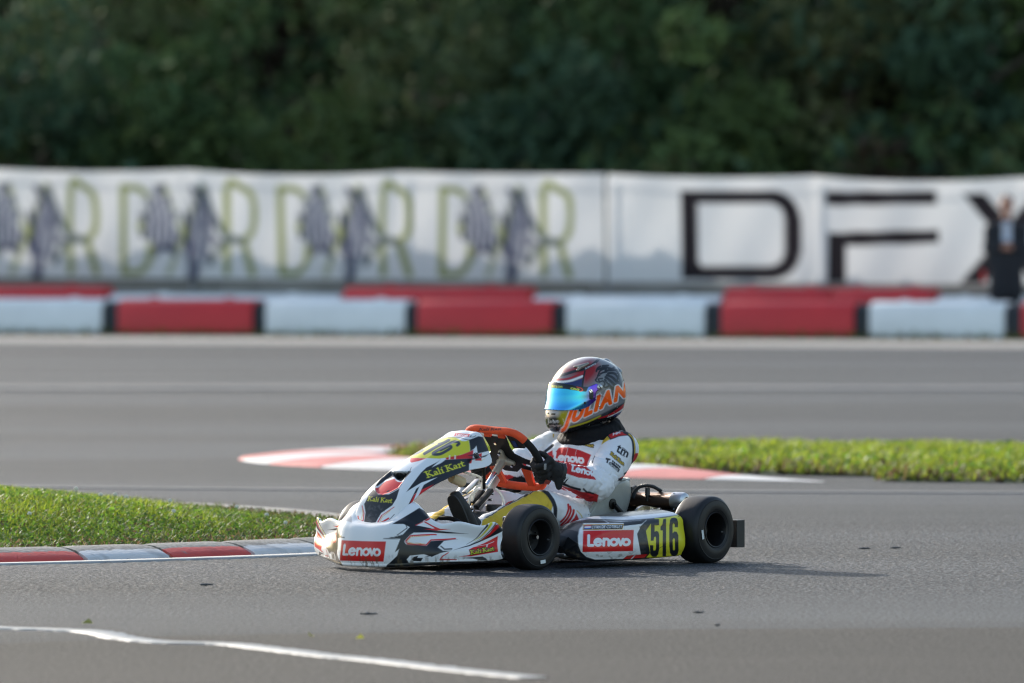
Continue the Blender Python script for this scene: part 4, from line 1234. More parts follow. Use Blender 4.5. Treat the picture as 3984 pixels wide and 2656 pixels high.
# top cap
pr.stroke(TC([(700, 196), (800, 190), (930, 202), (1100, 245), (1290, 180)]), 2.5, BLK)
pr.poly(TC([(845, 112), (1130, 132), (1100, 187), (815, 172)]), RED)
pr.strokes_text(WORD_L, TC([(855, 165), (1080, 178), (1085, 138), (870, 124)]), 2.0, WHT, soft=0.9)
pr.poly(TC([(1105, 250), (1300, 175), (1420, 200), (1560, 380), (1530, 445), (1350, 490), (1265, 505), (1250, 365), (1190, 430), (1130, 465), (1125, 380)]), BLK)
pr.stroke(TC([(1150, 160), (1120, 190), (1190, 190), (1240, 165)]), 2.5, BLK, curve=False)
pr.poly(TC([(1250, 362), (1268, 480), (1258, 500), (1120, 540), (1190, 440)]), WHT)
pr.poly(TC([(660, 588), (960, 532), (1190, 442), (1175, 604), (660, 625)]), RED)
pr.poly(TC([(1225, 530), (1352, 498), (1345, 645), (1225, 645)]), RED)
pr.poly(TC([(1110, 640), (1165, 628), (1150, 692), (1110, 704)]), RED)
pr.poly(TC([(1340, 640), (1420, 610), (1330, 655)]), YEL)
for x in (735, 840): 
    pr.stroke(TC([(x, 550), (x - 6, 622)]), 4.5, WHT, curve=False); pr.stroke(TC([(x + 14, 550), (x + 8, 622)]), 1.8, ORY, curve=False)
pr.poly(TC([(1075, 550), (1200, 515), (1290, 530), (1180, 552)]), BLK)
pr.poly(TC([(640, 632), (900, 615), (1200, 600), (1340, 565), (1490, 518), (1420, 570), (1250, 612), (1100, 640)]), BLK)
# dark flank
pr.poly(TC([(186, 872), (290, 775), (480, 680), (560, 625), (390, 775), (570, 690), (650, 630), (1170, 602), (1107, 700), (1105, 830), (900, 905), (600, 1040), (430, 1130), (240, 1105), (490, 965), (200, 1060), (0, 1180), (-94, 1242)]), BLK)
pr.poly(TC([(240, 1105), (430, 1110), (480, 1080), (300, 1240), (190, 1200)]), BLK)
pr.poly(TC([(190, 1202), (430, 1095), (120, 1350)]), RED)
pr.poly(TC([(156, 1135), (96, 1180), (-94, 1560), (-40, 1560), (56, 1290), (106, 1250)]), BLK)
pr.poly(TC([(56, 1290), (106, 1250), (46, 1400), (-44, 1510)]), RED)
pr.stroke(TC([(-24, 1500), (130, 1345), (300, 1225), (600, 1030), (900, 895), (1110, 830), (1300, 800), (1500, 775), (1580, 690), (1600, 600), (1545, 430), (1440, 280), (1330, 185)]), 2.2, BLK)
serif_print(pr, TC([(300, 975), (1020, 748), (985, 640), (240, 865)]), 5.0, YEL, (0.06, 0.07, 0.015), 2.8)
serif_print(pr, TC([(300, 975), (1020, 748), (985, 640), (240, 865)]), 5.0, YEL, BLK, 1.8)
me = make_mesh('number_panel', Vp, grid_faces(nu, nv)); set_color(me, pr.c)
panel = obj('number_panel', me, M_WRAP, kart)
so = panel.modifiers.new('thick', 'SOLIDIFY'); so.thickness = 0.004; so.offset = -1
# quarter-turn clip on the flank
MB().lathe([(0.0, 0.006), (0.010, 0.006), (0.013, 0.002), (0.013, -0.004)], (0.855, 0.1335, 0.452), (0, 1, 0.45), 20).build('clip', M_BLACKP, panel)
MB().tube([(0.868, 0.138, 0.462), (0.855, 0.143, 0.452), (0.838, 0.142, 0.444)], 0.0015, 6).build('pin', M_STEEL, panel)

# ---------------------------------------------------------------- side pods
def pod(side, fine):
    xs_k = [0.168, 0.172, 0.18, 0.30, 0.45, 0.60, 0.70, 0.765, 0.80, 0.815]
    yo_k = [0.657, 0.661, 0.662, 0.664, 0.664, 0.662, 0.655, 0.636, 0.605, 0.560]
    zt_k = [0.212, 0.216, 0.216, 0.213, 0.207, 0.194, 0.176, 0.152, 0.130, 0.105]
    zb_k = [0.044, 0.041, 0.040, 0.036, 0.033, 0.032, 0.032, 0.038, 0.055, 0.095]
    nu = 300 if fine else 80
    xs = np.concatenate([np.linspace(0.168, 0.73, int(nu * .8)), 0.815 - 0.085 * np.linspace(1, 0, int(nu * .2) + 1)[1:] ** 1.6])
    rows = []
    kk = [0, .10, .16, .22, .60, .66, .74, .95, 1.0]
    n = 150 if fine else 40
    for x in xs:
        yo, zt, zb = float(np.interp(x, xs_k, yo_k)), float(np.interp(x, xs_k, zt_k)), float(np.interp(x, xs_k, zb_k))
        yi = 0.44; h = zt - zb
        K = np.array([(yi, zb + 0.02), (yo - 0.06, zb + 0.004), (yo - 0.018, zb + 0.002), (yo - 0.004, zb + 0.018), (yo, zb + h * 0.72), (yo - 0.004, zt - 0.026), (yo - 0.03, zt - 0.006), (yi + 0.02, zt), (yi, zt - 0.02)])
        q = interp(kk, K, np.linspace(0, 1, n))
        rows.append(np.column_stack([np.full(n, x), q[:, 0], q[:, 1]]))
    P = np.array(rows) + np.array((-0.138, -0.110, -0.006))
    N = grid_normals(P); N = N if N[len(xs) // 2, int(n * .4), 1] > 0 else -N
    V = P.reshape(-1, 3); p0 = (0.312, 0.55, 0.12)
    pr = Print(img_px(V, p0), BLK, face=(N.reshape(-1, 3) @ DIR) > -0.2)
    pr.poly(TQ([(78, 795), (20, 870), (2, 960), (6, 1080), (40, 1165), (110, 1228), (220, 1264), (585, 1256), (640, 1215), (820, 1200), (770, 930), (895, 745), (830, 800), (600, 826), (600, 872), (70, 880)]), WHT)
    pr.poly(TQ([(70, 790), (600, 790), (600, 880), (60, 890)]), WHT)
    pr.poly(TQ([(640, 740), (880, 700), (820, 800), (590, 826), (590, 800)]), BLK)
    pr.poly(TQ([(-60, 760), (-20, 700), (230, 700), (590, 705), (1260, 640), (1400, 640), (1370, 668), (990, 722), (830, 735), (820, 755), (560, 770), (200, 745)]), (0.60, 0.62, 0.66))
    pr.poly(TQ([(210, 735), (590, 712), (640, 720), (590, 748), (340, 748)]), WHT)
    pr.stroke(TQ([(30, 770), (200, 740), (560, 755), (830, 745)]), 5, (0.05, 0.06, 0.075))
    pr.stroke(TQ([(330, 745), (420, 800)]), 3, (0.4, 0.42, 0.45), curve=False)
    pr.poly(TQ([(820, 825), (870, 770), (990, 730), (950, 800), (890, 880), (930, 1185), (820, 1202), (770, 930)]), (0.014, 0.016, 0.02))
    rgp = np.random.default_rng(4)
    for k in range(16):
        c = np.array(TQ([(rgp.uniform(800, 900), rgp.uniform(820, 1180))])[0]); a = rgp.random() * 6.28; r = rgp.uniform(5, 11); g = rgp.uniform(0.02, 0.06)
        pr.poly([c + r * np.array((math.cos(a + t), math.sin(a + t))) for t in (0, 2.0, 3.2, 4.9)], (g, g, g * 1.1), alpha=0.8)
    pr.poly(TQ([(885, 890), (1000, 728), (1150, 716), (1350, 672), (1400, 668), (1400, 1240), (890, 1240), (940, 1180)]), YEL)
    pr.stroke(TQ([(1310, 700), (1340, 690), (1375, 705)]), 3, BLK)
    if fine:
        pr.poly(TH([(750, 680), (905, 680), (905, 800), (820, 800), (820, 925), (850, 905), (890, 920), (908, 980), (908, 1250), (890, 1350), (850, 1405), (780, 1405), (735, 1350), (728, 1180), (795, 1180), (795, 1280), (830, 1280), (845, 1240), (845, 1040), (835, 1015), (810, 1030), (800, 1095), (745, 1095)]), BLK, soft=0.9)
        pr.poly(TH([(985, 680), (1040, 670), (1040, 1395), (970, 1395), (975, 900), (930, 895), (930, 820), (965, 790)]), BLK, soft=0.9)
        pr.loops([np.array(TH([(1140, 660), (1200, 650), (1250, 670), (1270, 740), (1268, 835), (1205, 838), (1205, 790), (1185, 760), (1165, 790), (1165, 950), (1200, 915), (1245, 925), (1275, 990), (1280, 1280), (1265, 1350), (1220, 1390), (1150, 1385), (1115, 1330), (1100, 1200), (1100, 800), (1115, 700)])),
                  np.array(TH([(1185, 1045), (1205, 1060), (1210, 1260), (1190, 1285), (1170, 1260), (1165, 1080)]))], BLK, soft=0.9)
        pr.stroke(TH([(895, 1245), (970, 1205)]), 1.6, BLK, curve=False)
        pr.poly(TQ([(68, 888), (727, 878), (716, 1155), (60, 1167)]), RED, soft=0.9)
        pr.strokes_text(WORD_L, TQ([(128, 1088), (668, 1080), (672, 962), (130, 952)]), 10.5, WHT, soft=0.9)
        pr.poly(TQ([(66, 806), (594, 800), (580, 872), (62, 882)]), ORY, soft=0.9)
        pr.poly(TQ([(72, 812), (588, 806), (575, 866), (68, 876)]), (0.01, 0.01, 0.01), soft=0.9)
        pr.poly(TQ([(88, 816), (172, 812), (172, 832), (88, 834)]), (0.5, 0.02, 0.02), soft=0.8)
        pr.poly(TQ([(88, 834), (172, 832), (168, 850), (84, 852)]), WHT, soft=0.8)
        pr.poly(TQ([(84, 852), (168, 850), (162, 866), (80, 870)]), (0.02, 0.08, 0.35), soft=0.8)
        pr.text('J.VAN DE COTERLET', TQ([(182, 860), (572, 852), (576, 814), (186, 820)]), WHT, grow=0.15, soft=0.7)
    pr.poly(TQ([(590, 1260), (640, 1214), (905, 1196), (865, 1242)]), RED)
    pr.stroke(TQ([(690, 1262), (745, 1205)]), 3.5, WHT, curve=False)
    nz = fbm(V * np.array((0.35, 1, 1)), 70, 3) if fine else np.zeros(len(V))
    u = pr.uv; dd = (np.clip((nz - 0.12) * 2.2, 0, 0.6) * np.clip((u[:, 1] - 2128) / 40, 0, 1) * np.clip((2520 - u[:, 0]) / 60, 0, 1))[:, None]
    pr.c = pr.c * (1 - dd) + np.array((0.14, 0.11, 0.07)) * dd
    if side < 0:
        V = V * np.array((1, -1, 1))
    F = grid_faces(len(xs), n)
    me = make_mesh('side_pod', V, F if side > 0 else F[:, ::-1].copy()); set_color(me, pr.c)
    o = obj('side_pod', me, M_WRAP, kart)
    so = o.modifiers.new('thick', 'SOLIDIFY'); so.thickness = 0.004; so.offset = -1
    return o
pod(1, True); pod(-1, False)

# ---------------------------------------------------------------- wheels
def wheel(name_pos, r, hw, rear, side, steer=0.0, wear=0):
    root = empty('wheel', name_pos, steer, kart)
    a = side
    rr = 0.069
    prof = [(rr, -hw * .80), (rr + .006, -hw * .95), (rr + (r - rr) * .42, -hw * 1.03), (rr + (r - rr) * .72, -hw * .97), (r * .962, -hw * .80), (r * .990, -hw * .55), (r * .998, -hw * .25), (r, 0), (r * .998, hw * .25), (r * .990, hw * .55), (r * .962, hw * .80), (rr + (r - rr) * .74, hw * .955), (rr + (r - rr) * .72, hw * .972), (rr + (r - rr) * .42, hw * 1.03), (rr + (r - rr) * .20, hw * 1.01), (rr + (r - rr) * .18, hw * .985), (rr + .006, hw * .95), (rr, hw * .80)]
    t = interp(np.arange(len(prof)), prof, np.linspace(0, len(prof) - 1, 60))
    MB().lathe([tuple(q) for q in t], (0, 0, 0), (0, a, 0), 80).build('tyre', M_RUB, root, sharp=0)
    rp = [(0.072, hw * .88), (0.0735, hw * .96), (0.0715, hw * .99), (0.068, hw * .97), (0.0655, hw * .86), (0.062, hw * .70), (0.061, hw * .1), (0.058, -hw * .12), (0.040, -hw * .20), (0.030, -hw * .20), (0.027, hw * .02), (0.016, hw * .06), (0.0, hw * .06)]
    if rear: rp = rp[:7] + [(0.060, -hw * .30), (0.052, -hw * .42), (0.030, -hw * .44), (0.024, -hw * .2), (0.022, hw * .0), (0.0, hw * .0)]
    rim = MB().lathe(rp, (0, 0, 0), (0, a, 0), 56).build('rim', M_RIM, root, sharp=35)
    rb = [(0.072, -hw * .88), (0.0735, -hw * .96), (0.068, -hw * .97), (0.058, -hw * .80), (0.058, -hw * .12)]
    MB().lathe(rb, (0, 0, 0), (0, a, 0), 40).build('inner_rim', M_RIM, root, sharp=35)
    # studs and axle end
    for k in range(3):
        an = 0.6 + k * 2.094
        MB().tube([(0.040 * math.cos(an), a * (-hw * (.40 if rear else .18)), 0.040 * math.sin(an)), (0.040 * math.cos(an), a * (-hw * (.40 if rear else .18) + 0.012), 0.040 * math.sin(an))], 0.0055, 6).build('stud', M_STEEL, root)
    if not rear:
        MB().tube([(0, a * hw * .04, 0), (0, a * hw * .42, 0), (0, a * hw * .72, 0)], [0.013, 0.011, 0.0075], 12).build('axle_stub', M_STEEL, root)
    else:
        MB().tube([(0, a * -hw * .1, 0), (0, a * hw * .06, 0)], 0.006, 8).build('axle_bolt', M_GOLD, root)
    MB().tube([(-0.061 * 1.0, a * hw * .80, -0.012), (-0.052, a * hw * .83, -0.010)], 0.0035, 8).build('valve', M_ALU, root)
    return root
WZ_R, WZ_F = 0.1385, 0.1325
RX, RY, FX, FY = -0.115, 0.538, 0.874, 0.424
wrl = wheel((RX, RY, WZ_R), WZ_R, 0.068, True, 1)
wheel((RX, -RY, WZ_R), WZ_R, 0.068, True, -1)
wfl = wheel((FX, FY, WZ_F), WZ_F, 0.056, False, 1, R(-4))
wheel((FX, -FY, WZ_F), WZ_F, 0.056, False, -1, R(-4))
def tyre_sticker(root, ang, rad, yoff, w, h, rot):
    mb = MB(); c = np.array((rad * math.cos(ang), yoff, rad * math.sin(ang)))
    er = np.array((math.cos(ang), 0, math.sin(ang))); et = np.array((-math.sin(ang), 0, math.cos(ang)))
    mb.add([c + et * w * i + er * h * j + np.array((0, 0.0012 * (1 - abs(j)), 0)) for i in (-.5, .5) for j in (-.5, 0, .5)], [[0, 1, 4, 3], [1, 2, 5, 4]])
    o = mb.build('sticker', M_LABEL, root)
    k = MB()
    return o
tyre_sticker(wrl, R(-10), 0.098, 0.0722, 0.038, 0.013, 0)
tyre_sticker(wfl, R(-96), 0.098, 0.0592, 0.030, 0.014, 0)

# ---------------------------------------------------------------- steering wheel
WC = np.array((0.50, 0.0, 0.437)); Wn = np.array((-0.73, 0, 0.683)); Wn /= np.linalg.norm(Wn)
E1 = np.array((0, 1.0, 0)); E2 = np.array((0.683, 0, 0.73)); E2 /= np.linalg.norm(E2)
ST = R(-6)
def wp(a, b, n=0.0):
    c, s = math.cos(ST), math.sin(ST)
    return WC + E1 * (a * c - b * s) + E2 * (a * s + b * c) + Wn * n
sw = empty('steering_wheel', (0, 0, 0), 0, kart)
ring = [(0, .152), (.085, .152), (.128, .128), (.160, .065), (.166, 0), (.160, -.070), (.135, -.125), (.098, -.158), (0, -.166), (-.098, -.158), (-.135, -.125), (-.160, -.070), (-.166, 0), (-.160, .065), (-.128, .128), (-.085, .152)]
RG = smooth_loop(ring, 12)
def rim_part(i0, i1, m, rad=0.0152, prn=False, seg=16):
    n = len(RG); ids = [(i0 + k) % n for k in range((i1 - i0) % n + 1)]
    mb = MB(); mb.tube([wp(RG[i][0], RG[i][1]) for i in ids], rad, seg)
    me = make_mesh('rim', mb.V, mb.F)
    set_color(me, np.tile(np.array((0.80, 0.085, 0.02)), (len(me.vertices), 1)))
    o = obj('rim_grip', me, m, sw)
    return o
rim_part(26, 68, M_SUEDE); rim_part(124, 168, M_SUEDE)
rim_part(67, 125, M_ORG, 0.0168)
# top of the rim carries printed lettering
pts = [wp(RG[i % 192][0], RG[i % 192][1]) for i in range(166, 192 + 29)]
pts = smooth_loop(pts, 4, False)
mb = MB(); mb.tube(pts, 0.0158, 48)
me = make_mesh('rim_top', mb.V, mb.F); V = np.array(mb.V)
TE = img_crop(1760, 1640, 4.9)
pr = Print(img_px(V, (0.6, 0, 0.55)), (0.80, 0.085, 0.02))
serif_print(pr, TE([(495, 168), (925, 160), (935, 118), (520, 122)]), 3.0, BLK)
set_color(me, pr.c); obj('rim_grip', me, M_ORG, sw)
# spoke plate
def plate(poly, n0, n1, holes=()):
    bm = bmesh.new()
    vs = [bm.verts.new(Vector(wp(a, b, n0))) for a, b in poly]
    ed = [bm.edges.new((vs[i], vs[(i + 1) % len(vs)])) for i in range(len(vs))]
    for h in holes:
        hv = [bm.verts.new(Vector(wp(a, b, n0))) for a, b in h]
        ed += [bm.edges.new((hv[i], hv[(i + 1) % len(hv)])) for i in range(len(hv))]
    bmesh.ops.triangle_fill(bm, use_beauty=True, edges=ed)
    g = bmesh.ops.extrude_face_region(bm, geom=list(bm.faces))
    d = Vector(Wn) * (n1 - n0)
    bmesh.ops.translate(bm, verts=[v for v in g['geom'] if isinstance(v, bmesh.types.BMVert)], vec=d)
    bmesh.ops.recalc_face_normals(bm, faces=list(bm.faces))
    me = bpy.data.meshes.new('plate'); bm.to_mesh(me); bm.free()
    return me
sp_poly = [(-.055, .120), (.055, .120), (.050, .060), (.058, .028), (.100, .004), (.158, -.012), (.158, -.062), (.110, -.060), (.060, -.050), (.030, -.075), (-.030, -.075), (-.060, -.050), (-.110, -.060), (-.158, -.062), (-.158, -.012), (-.100, .004), (-.058, .028), (-.050, .060)]
slot = lambda s: [(s * .075, -.020), (s * .135, -.030), (s * .135, -.046), (s * .075, -.036)]
obj('spoke_plate', plate(sp_poly, -0.006, -0.001, [slot(1), slot(-1)]), M_BLKM, sw)
for s in (-1, 1):
    obj('tab', plate([(s * .018, .118), (s * .050, .118), (s * .046, .142), (s * .022, .142)], -0.008, 0.004), MATS['orange_plain'] if 'orange_plain' in MATS else mat('orange_plain', (0.80, 0.085, 0.02), 0.7), sw)
    obj('tab', plate([(s * .128, -.012), (s * .160, -.010), (s * .158, -.075), (s * .122, -.072)], -0.009, 0.005), MATS['orange_plain'], sw)
for s in (-1, 1):
    obj('tab', plate([(s * .060, -.052), (s * .100, -.062), (s * .085, -.150), (s * .055, -.156)], -0.009, 0.005), MATS['orange_plain'], sw)
# cast hub with three arms
hubc = []
for a in (90, 210, 330):
    e = wp(0.040 * math.cos(R(a)), 0.040 * math.sin(R(a)), -0.012)
    hubc.append((wp(0, 0, -0.020), 0.017, e, 0.012))
hubc.append((wp(0, 0, -0.015), 0.018, wp(0, 0, -0.085), 0.0165))
Vh, _, Fh = fuse(hubc, 0.0028, 3)
hub = obj('hub', make_mesh('hub', Vh, Fh), M_MAG, sw)
for a in (90, 210, 330):
    MB().tube([wp(0.042 * math.cos(R(a)), 0.042 * math.sin(R(a)), -0.020), wp(0.042 * math.cos(R(a)), 0.042 * math.sin(R(a)), -0.030)], 0.006, 8).build('bolt', M_STEEL, hub)
MB().tube([wp(0.0, .095, -0.006), wp(0, .095, -0.022)], 0.006, 8).build('bolt', M_STEEL, sw)
Mw = np.column_stack([E1, E2, Wn])
disp = MB().box(wp(0.078, 0.085, 0.020), (0.062, 0.075, 0.020), Mw, bev=0.006).build('display', M_BLACKP, sw)
MB().box(wp(0.078, 0.085, 0.0315), (0.046, 0.04, 0.002), Mw).build('screen', M_BLUE, disp)
MB().box(wp(0.072, 0.076, 0.0085), (0.018, 0.030, 0.004), Mw).build('blue_cover', M_BLUE, disp)

# ---------------------------------------------------------------- column, bracket, tank, pedals
ct = WC + Wn * -0.08; cb = np.array((0.90, 0.0, 0.055))
MB().tube([ct, ct * .4 + cb * .6, cb], 0.0125, 16).build('steering_column', M_STEEL, kart)
cd = (cb - ct) / np.linalg.norm(cb - ct)
q = lambda t, y=0, n=0: ct + cd * t + np.array((0, y, 0)) + Wn * 0 + np.array((-cd[2], 0, cd[0])) * n
Mc = np.column_stack([cd, (0, 1, 0), np.cross(cd, (0, 1, 0))])
br = MB().box(q(0.165), (0.075, 0.046, 0.046), Mc, bev=0.006).build('column_bracket', M_BLKM, kart)
MB().box(q(0.125, 0.030, 0.0), (0.175, 0.004, 0.034), Mc, bev=0.0015).build('side_plate', M_ALU, br)
MB().box(q(0.170, 0.034, 0.004), (0.030, 0.004, 0.010), Mc).build('slot', M_BLKM, br)
MB().tube([q(0.170, 0.034, 0.004), q(0.170, 0.044, 0.004)], 0.005, 8).build('bolt', M_STEEL, br)
for t, n in ((0.11, -0.02), (0.135, -0.03)):
    MB().tube([q(t, -0.01, n), q(t, 0.040, n)], 0.0055, 8).build('bolt', M_STEEL, br)
# struts from the bracket to the number panel
MB().box((0.792, 0.055, 0.325), (0.10, 0.022, 0.012), Matrix.Rotation(R(30), 3, 'Y'), bev=0.002).build('panel_strut', M_ALU, kart)
MB().box((0.705, 0.050, 0.275), (0.12, 0.024, 0.016), Matrix.Rotation(R(34), 3, 'Y'), bev=0.003).build('panel_strut', M_BLKM, kart)
MB().box((0.745, 0.085, 0.365), (0.008, 0.012, 0.105), bev=0.002).build('panel_strut', M_BLKM, kart)
# small catch bottle with its hose
bt = MB().lathe([(0, 0), (0.019, 0.001), (0.021, 0.005), (0.021, 0.066), (0.017, 0.072), (0.0, 0.072)], (0.925, 0.06, 0.365), (-0.85, 0.10, -0.28), 20).build('catch_bottle', M_CREAM, kart)
MB().tube(smooth_loop([(0.855, 0.07, 0.385), (0.82, 0.07, 0.378), (0.76, 0.07, 0.365), (0.735, 0.07, 0.345), (0.74, 0.065, 0.31)], 8, False), 0.005, 8).build('hose', M_CLEAR, kart)
MB().tube(smooth_loop([(0.712, 0.0, 0.235), (0.708, 0.0, 0.285), (0.675, 0.0, 0.325), (0.60, 0.03, 0.31), (0.575, 0.05, 0.26), (0.60, 0.05, 0.215)], 8, False), 0.0055, 8).build('hose', M_CLEAR, kart)
MB().tube(smooth_loop([(0.742, 0.0, 0.235), (0.738, 0.01, 0.285), (0.705, 0.02, 0.31)], 8, False), 0.0055, 8).build('hose', M_CLEAR, kart)
# fuel tank
Vt, _, Ft = fuse([((0.60, -0.09, 0.13), 0.075, (0.60, 0.09, 0.13), 0.075), ((0.74, -0.08, 0.12), 0.070, (0.74, 0.08, 0.12), 0.070), ((0.68, -0.05, 0.155), 0.07, (0.68, 0.06, 0.155), 0.07), ((0.62, 0.07, 0.155), 0.065, (0.66, 0.08, 0.14), 0.07)], 0.006, 4)
tank = obj('fuel_tank', make_mesh('tank', Vt, Ft), M_TANK, kart)
MB().lathe([(0, .0), (0.030, 0), (0.030, 0.012), (0.034, 0.014), (0.034, 0.040), (0.030, 0.044), (0, 0.044)], (0.632, 0.045, 0.205), (0, 0, 1), 24).build('cap', M_BLACKP, tank)
MB().lathe([(0, .0), (0.022, 0), (0.022, 0.03), (0, 0.03)], (0.725, -0.01, 0.205), (0, 0, 1), 16).build('hose_nipple_block', M_BLKM, tank)
for dx in (0.712, 0.742):
    MB().tube([(dx, 0, 0.22), (dx, 0, 0.255)], 0.0065, 8).build('nipple', M_GOLD, tank)
# pedals
def pedal(y, s):
    p = MB()
    p.tube(smooth_loop([(0.99, y + s * 0.03, 0.05), (1.015, y + s * 0.035, 0.13), (1.03, y + s * 0.03, 0.185), (1.035, y - s * 0.02, 0.205), (1.035, y - s * 0.075, 0.205)], 6, False), [0.009] * 25, 10)
    return p.build('pedal', M_BLKM, kart)
pedal(0.165, 1); pedal(-0.12, -1)
# tall bottle beyond the right leg
eb = MB().lathe([(0, 0), (0.050, 0.0), (0.055, 0.01), (0.055, 0.07), (0.048, 0.095), (0.040, 0.105), (0.036, 0.115), (0.0, 0.115)], (0.485, -0.235, 0.19), (-0.25, 0.0, 0.97), 28).build('air_box', M_SILVER, kart)
MB().lathe([(0.030, 0.118), (0.038, 0.115), (0.040, 0.122), (0.040, 0.132), (0.034, 0.136), (0.030, 0.130), (0.026, 0.12), (0.0, 0.12)], (0.485, -0.235, 0.19), (-0.25, 0, 0.97), 24).build('collar', M_BLACKP, eb)
MB().lathe([(0.0555, 0.045), (0.0565, 0.047), (0.0565, 0.055), (0.0555, 0.057)], (0.485, -0.235, 0.19), (-0.25, 0, 0.97), 24).build('clamp_band', M_STEEL, eb)

# ---------------------------------------------------------------- chassis
ch = MB()
M_FRAME = mat('frame_tube', (0.24, 0.245, 0.25), 0.35, 0.7)
def ftube(name, pts, r=0.015, m=M_FRAME): return MB().tube(smooth_loop(pts, 6, False), r, 12).build(name, m, kart)
for s in (-1, 1):
    ftube('frame_rail', [(1.20, s * 0.14, 0.055), (1.06, s * 0.20, 0.055), (0.8, s * 0.22, 0.055), (0.4, s * 0.27, 0.05), (0.0, s * 0.28, 0.07), (-0.26, s * 0.27, 0.09)])
    ftube('nerf_bar', [(0.03, s * 0.28, 0.06), (0.04, s * 0.40, 0.06), (0.10, s * 0.44, 0.06), (0.60, s * 0.44, 0.055), (0.66, s * 0.40, 0.055), (0.67, s * 0.24, 0.055)], 0.010)
    ftube('front_hoop', [(1.20, s * 0.13, 0.06), (1.30, s * 0.13, 0.09), (1.31, s * 0.10, 0.15), (1.28, 0, 0.17)], 0.010)
    ftube('spindle_arm', [(FX, s * 0.21, 0.07), (FX, s * 0.26, 0.10), (FX, s * 0.30, 0.12)], 0.014)
    kp = MB().tube([(FX, s * 0.305, 0.065), (FX, s * 0.302, 0.20)], 0.011, 12).build('kingpin', M_STEEL, kart)
    MB().lathe([(0, 0), (0.016, 0), (0.016, 0.02), (0.010, 0.024), (0, 0.024)], (FX, s * 0.302, 0.19), (0, 0, 1), 12).build('kingpin_nut', M_STEEL, kp)
    MB().lathe([(0.0, 0), (0.02, 0), (0.02, 0.085), (0, 0.085)], (FX, s * 0.304, 0.085), (0, 0, 1), 16).build('spindle_body', M_BLKM, kp)
    ftube('tie_rod', [(0.89, s * 0.03, 0.075), (0.85, s * 0.15, 0.085), (0.80, s * 0.30, 0.10)], 0.007, M_ALU)
    ftube('seat_stay', [(-0.06, s * 0.27, 0.08), (0.0, s * 0.24, 0.17), (0.055, s * 0.215, 0.235)], 0.011, M_BLKM)
ftube('cross_tube', [(0.72, -0.22, 0.052), (0.72, 0, 0.052), (0.72, 0.22, 0.052)])
ftube('cross_tube', [(-0.24, -0.27, 0.088), (-0.24, 0, 0.088), (-0.24, 0.27, 0.088)])
MB().box((0.78, 0, 0.034), (0.80, 0.40, 0.004)).build('floor_tray', M_BLKM, kart)
MB().tube([(RX, -0.535, WZ_R), (RX, 0.535, WZ_R)], 0.025, 20).build('rear_axle', M_ALU, kart)
for s in (-1, 1):
    MB().lathe([(0.026, -0.05), (0.034, -0.05), (0.034, 0.02), (0.05, 0.025), (0.05, 0.035), (0.026, 0.035)], (RX, s * 0.44, WZ_R), (0, s, 0), 20).build('wheel_hub', M_BLKM, kart)
MB().lathe([(0.03, -0.006), (0.092, -0.006), (0.092, 0.006), (0.03, 0.006), (0.03, -0.006)], (RX, 0.235, WZ_R), (0, 1, 0), 40).build('brake_disc', M_ALU, kart)
cal = MB().box((-0.135, 0.245, 0.200), (0.085, 0.075, 0.045), Matrix.Rotation(R(-8), 3, 'Y'), bev=0.007).build('brake_caliper', M_GOLD, kart)
for dx in (-0.035, 0.012):
    MB().tube([(dx - 0.115, 0.280, 0.213), (dx - 0.115, 0.295, 0.214)], 0.007, 10).build('bolt', M_STEEL, cal)
MB().lathe([(0.03, -0.010), (0.085, -0.004), (0.088, 0.0), (0.085, 0.004), (0.03, 0.010)], (RX, -0.17, WZ_R), (0, 1, 0), 40).build('sprocket', M_ALU, kart)

# rear bumper: hollow moulded bar with an opening at each end
def bumper():
    n, m = 240, 44
    ys = np.linspace(-0.575, 0.575, n); zs = np.linspace(0.060, 0.172, m)
    bm = bmesh.new(); g = {}
    for i, y in enumerate(ys):
        cx = -0.352 + 0.030 * (abs(y) / 0.575) ** 3
        for j, z in enumerate(zs):
            g[i, j] = bm.verts.new((cx, y, z))
    for i in range(n - 1):
        for j in range(m - 1):
            y = abs((ys[i] + ys[i + 1]) / 2); z = (zs[j] + zs[j + 1]) / 2
            dx = max(0, abs(y - 0.45) - 0.050); 
            if math.hypot(dx / 0.035, (z - 0.112) / 0.028) < 1: continue
            dx = max(0, abs(y - 0.14) - 0.09)
            if math.hypot(dx / 0.035, (z - 0.112) / 0.026) < 1: continue
            bm.faces.new((g[i, j], g[i, j + 1], g[i + 1, j + 1], g[i + 1, j]))
    bmesh.ops.recalc_face_normals(bm, faces=list(bm.faces))
    me = bpy.data.meshes.new('bumper'); bm.to_mesh(me); bm.free()
    o = obj('rear_bumper', me, M_BLACKP, kart)
    so = o.modifiers.new('t', 'SOLIDIFY'); so.thickness = 0.045; so.offset = 0
    b = o.modifiers.new('b', 'BEVEL'); b.width = 0.008; b.segments = 2; b.limit_method = 'ANGLE'; b.angle_limit = R(50)
    return o
bump_o = bumper()
for s in (-1, 1): ftube('bumper_stay', [(-0.20, s * 0.27, 0.09), (-0.28, s * 0.27, 0.10), (-0.36, s * 0.27, 0.11)], 0.012)

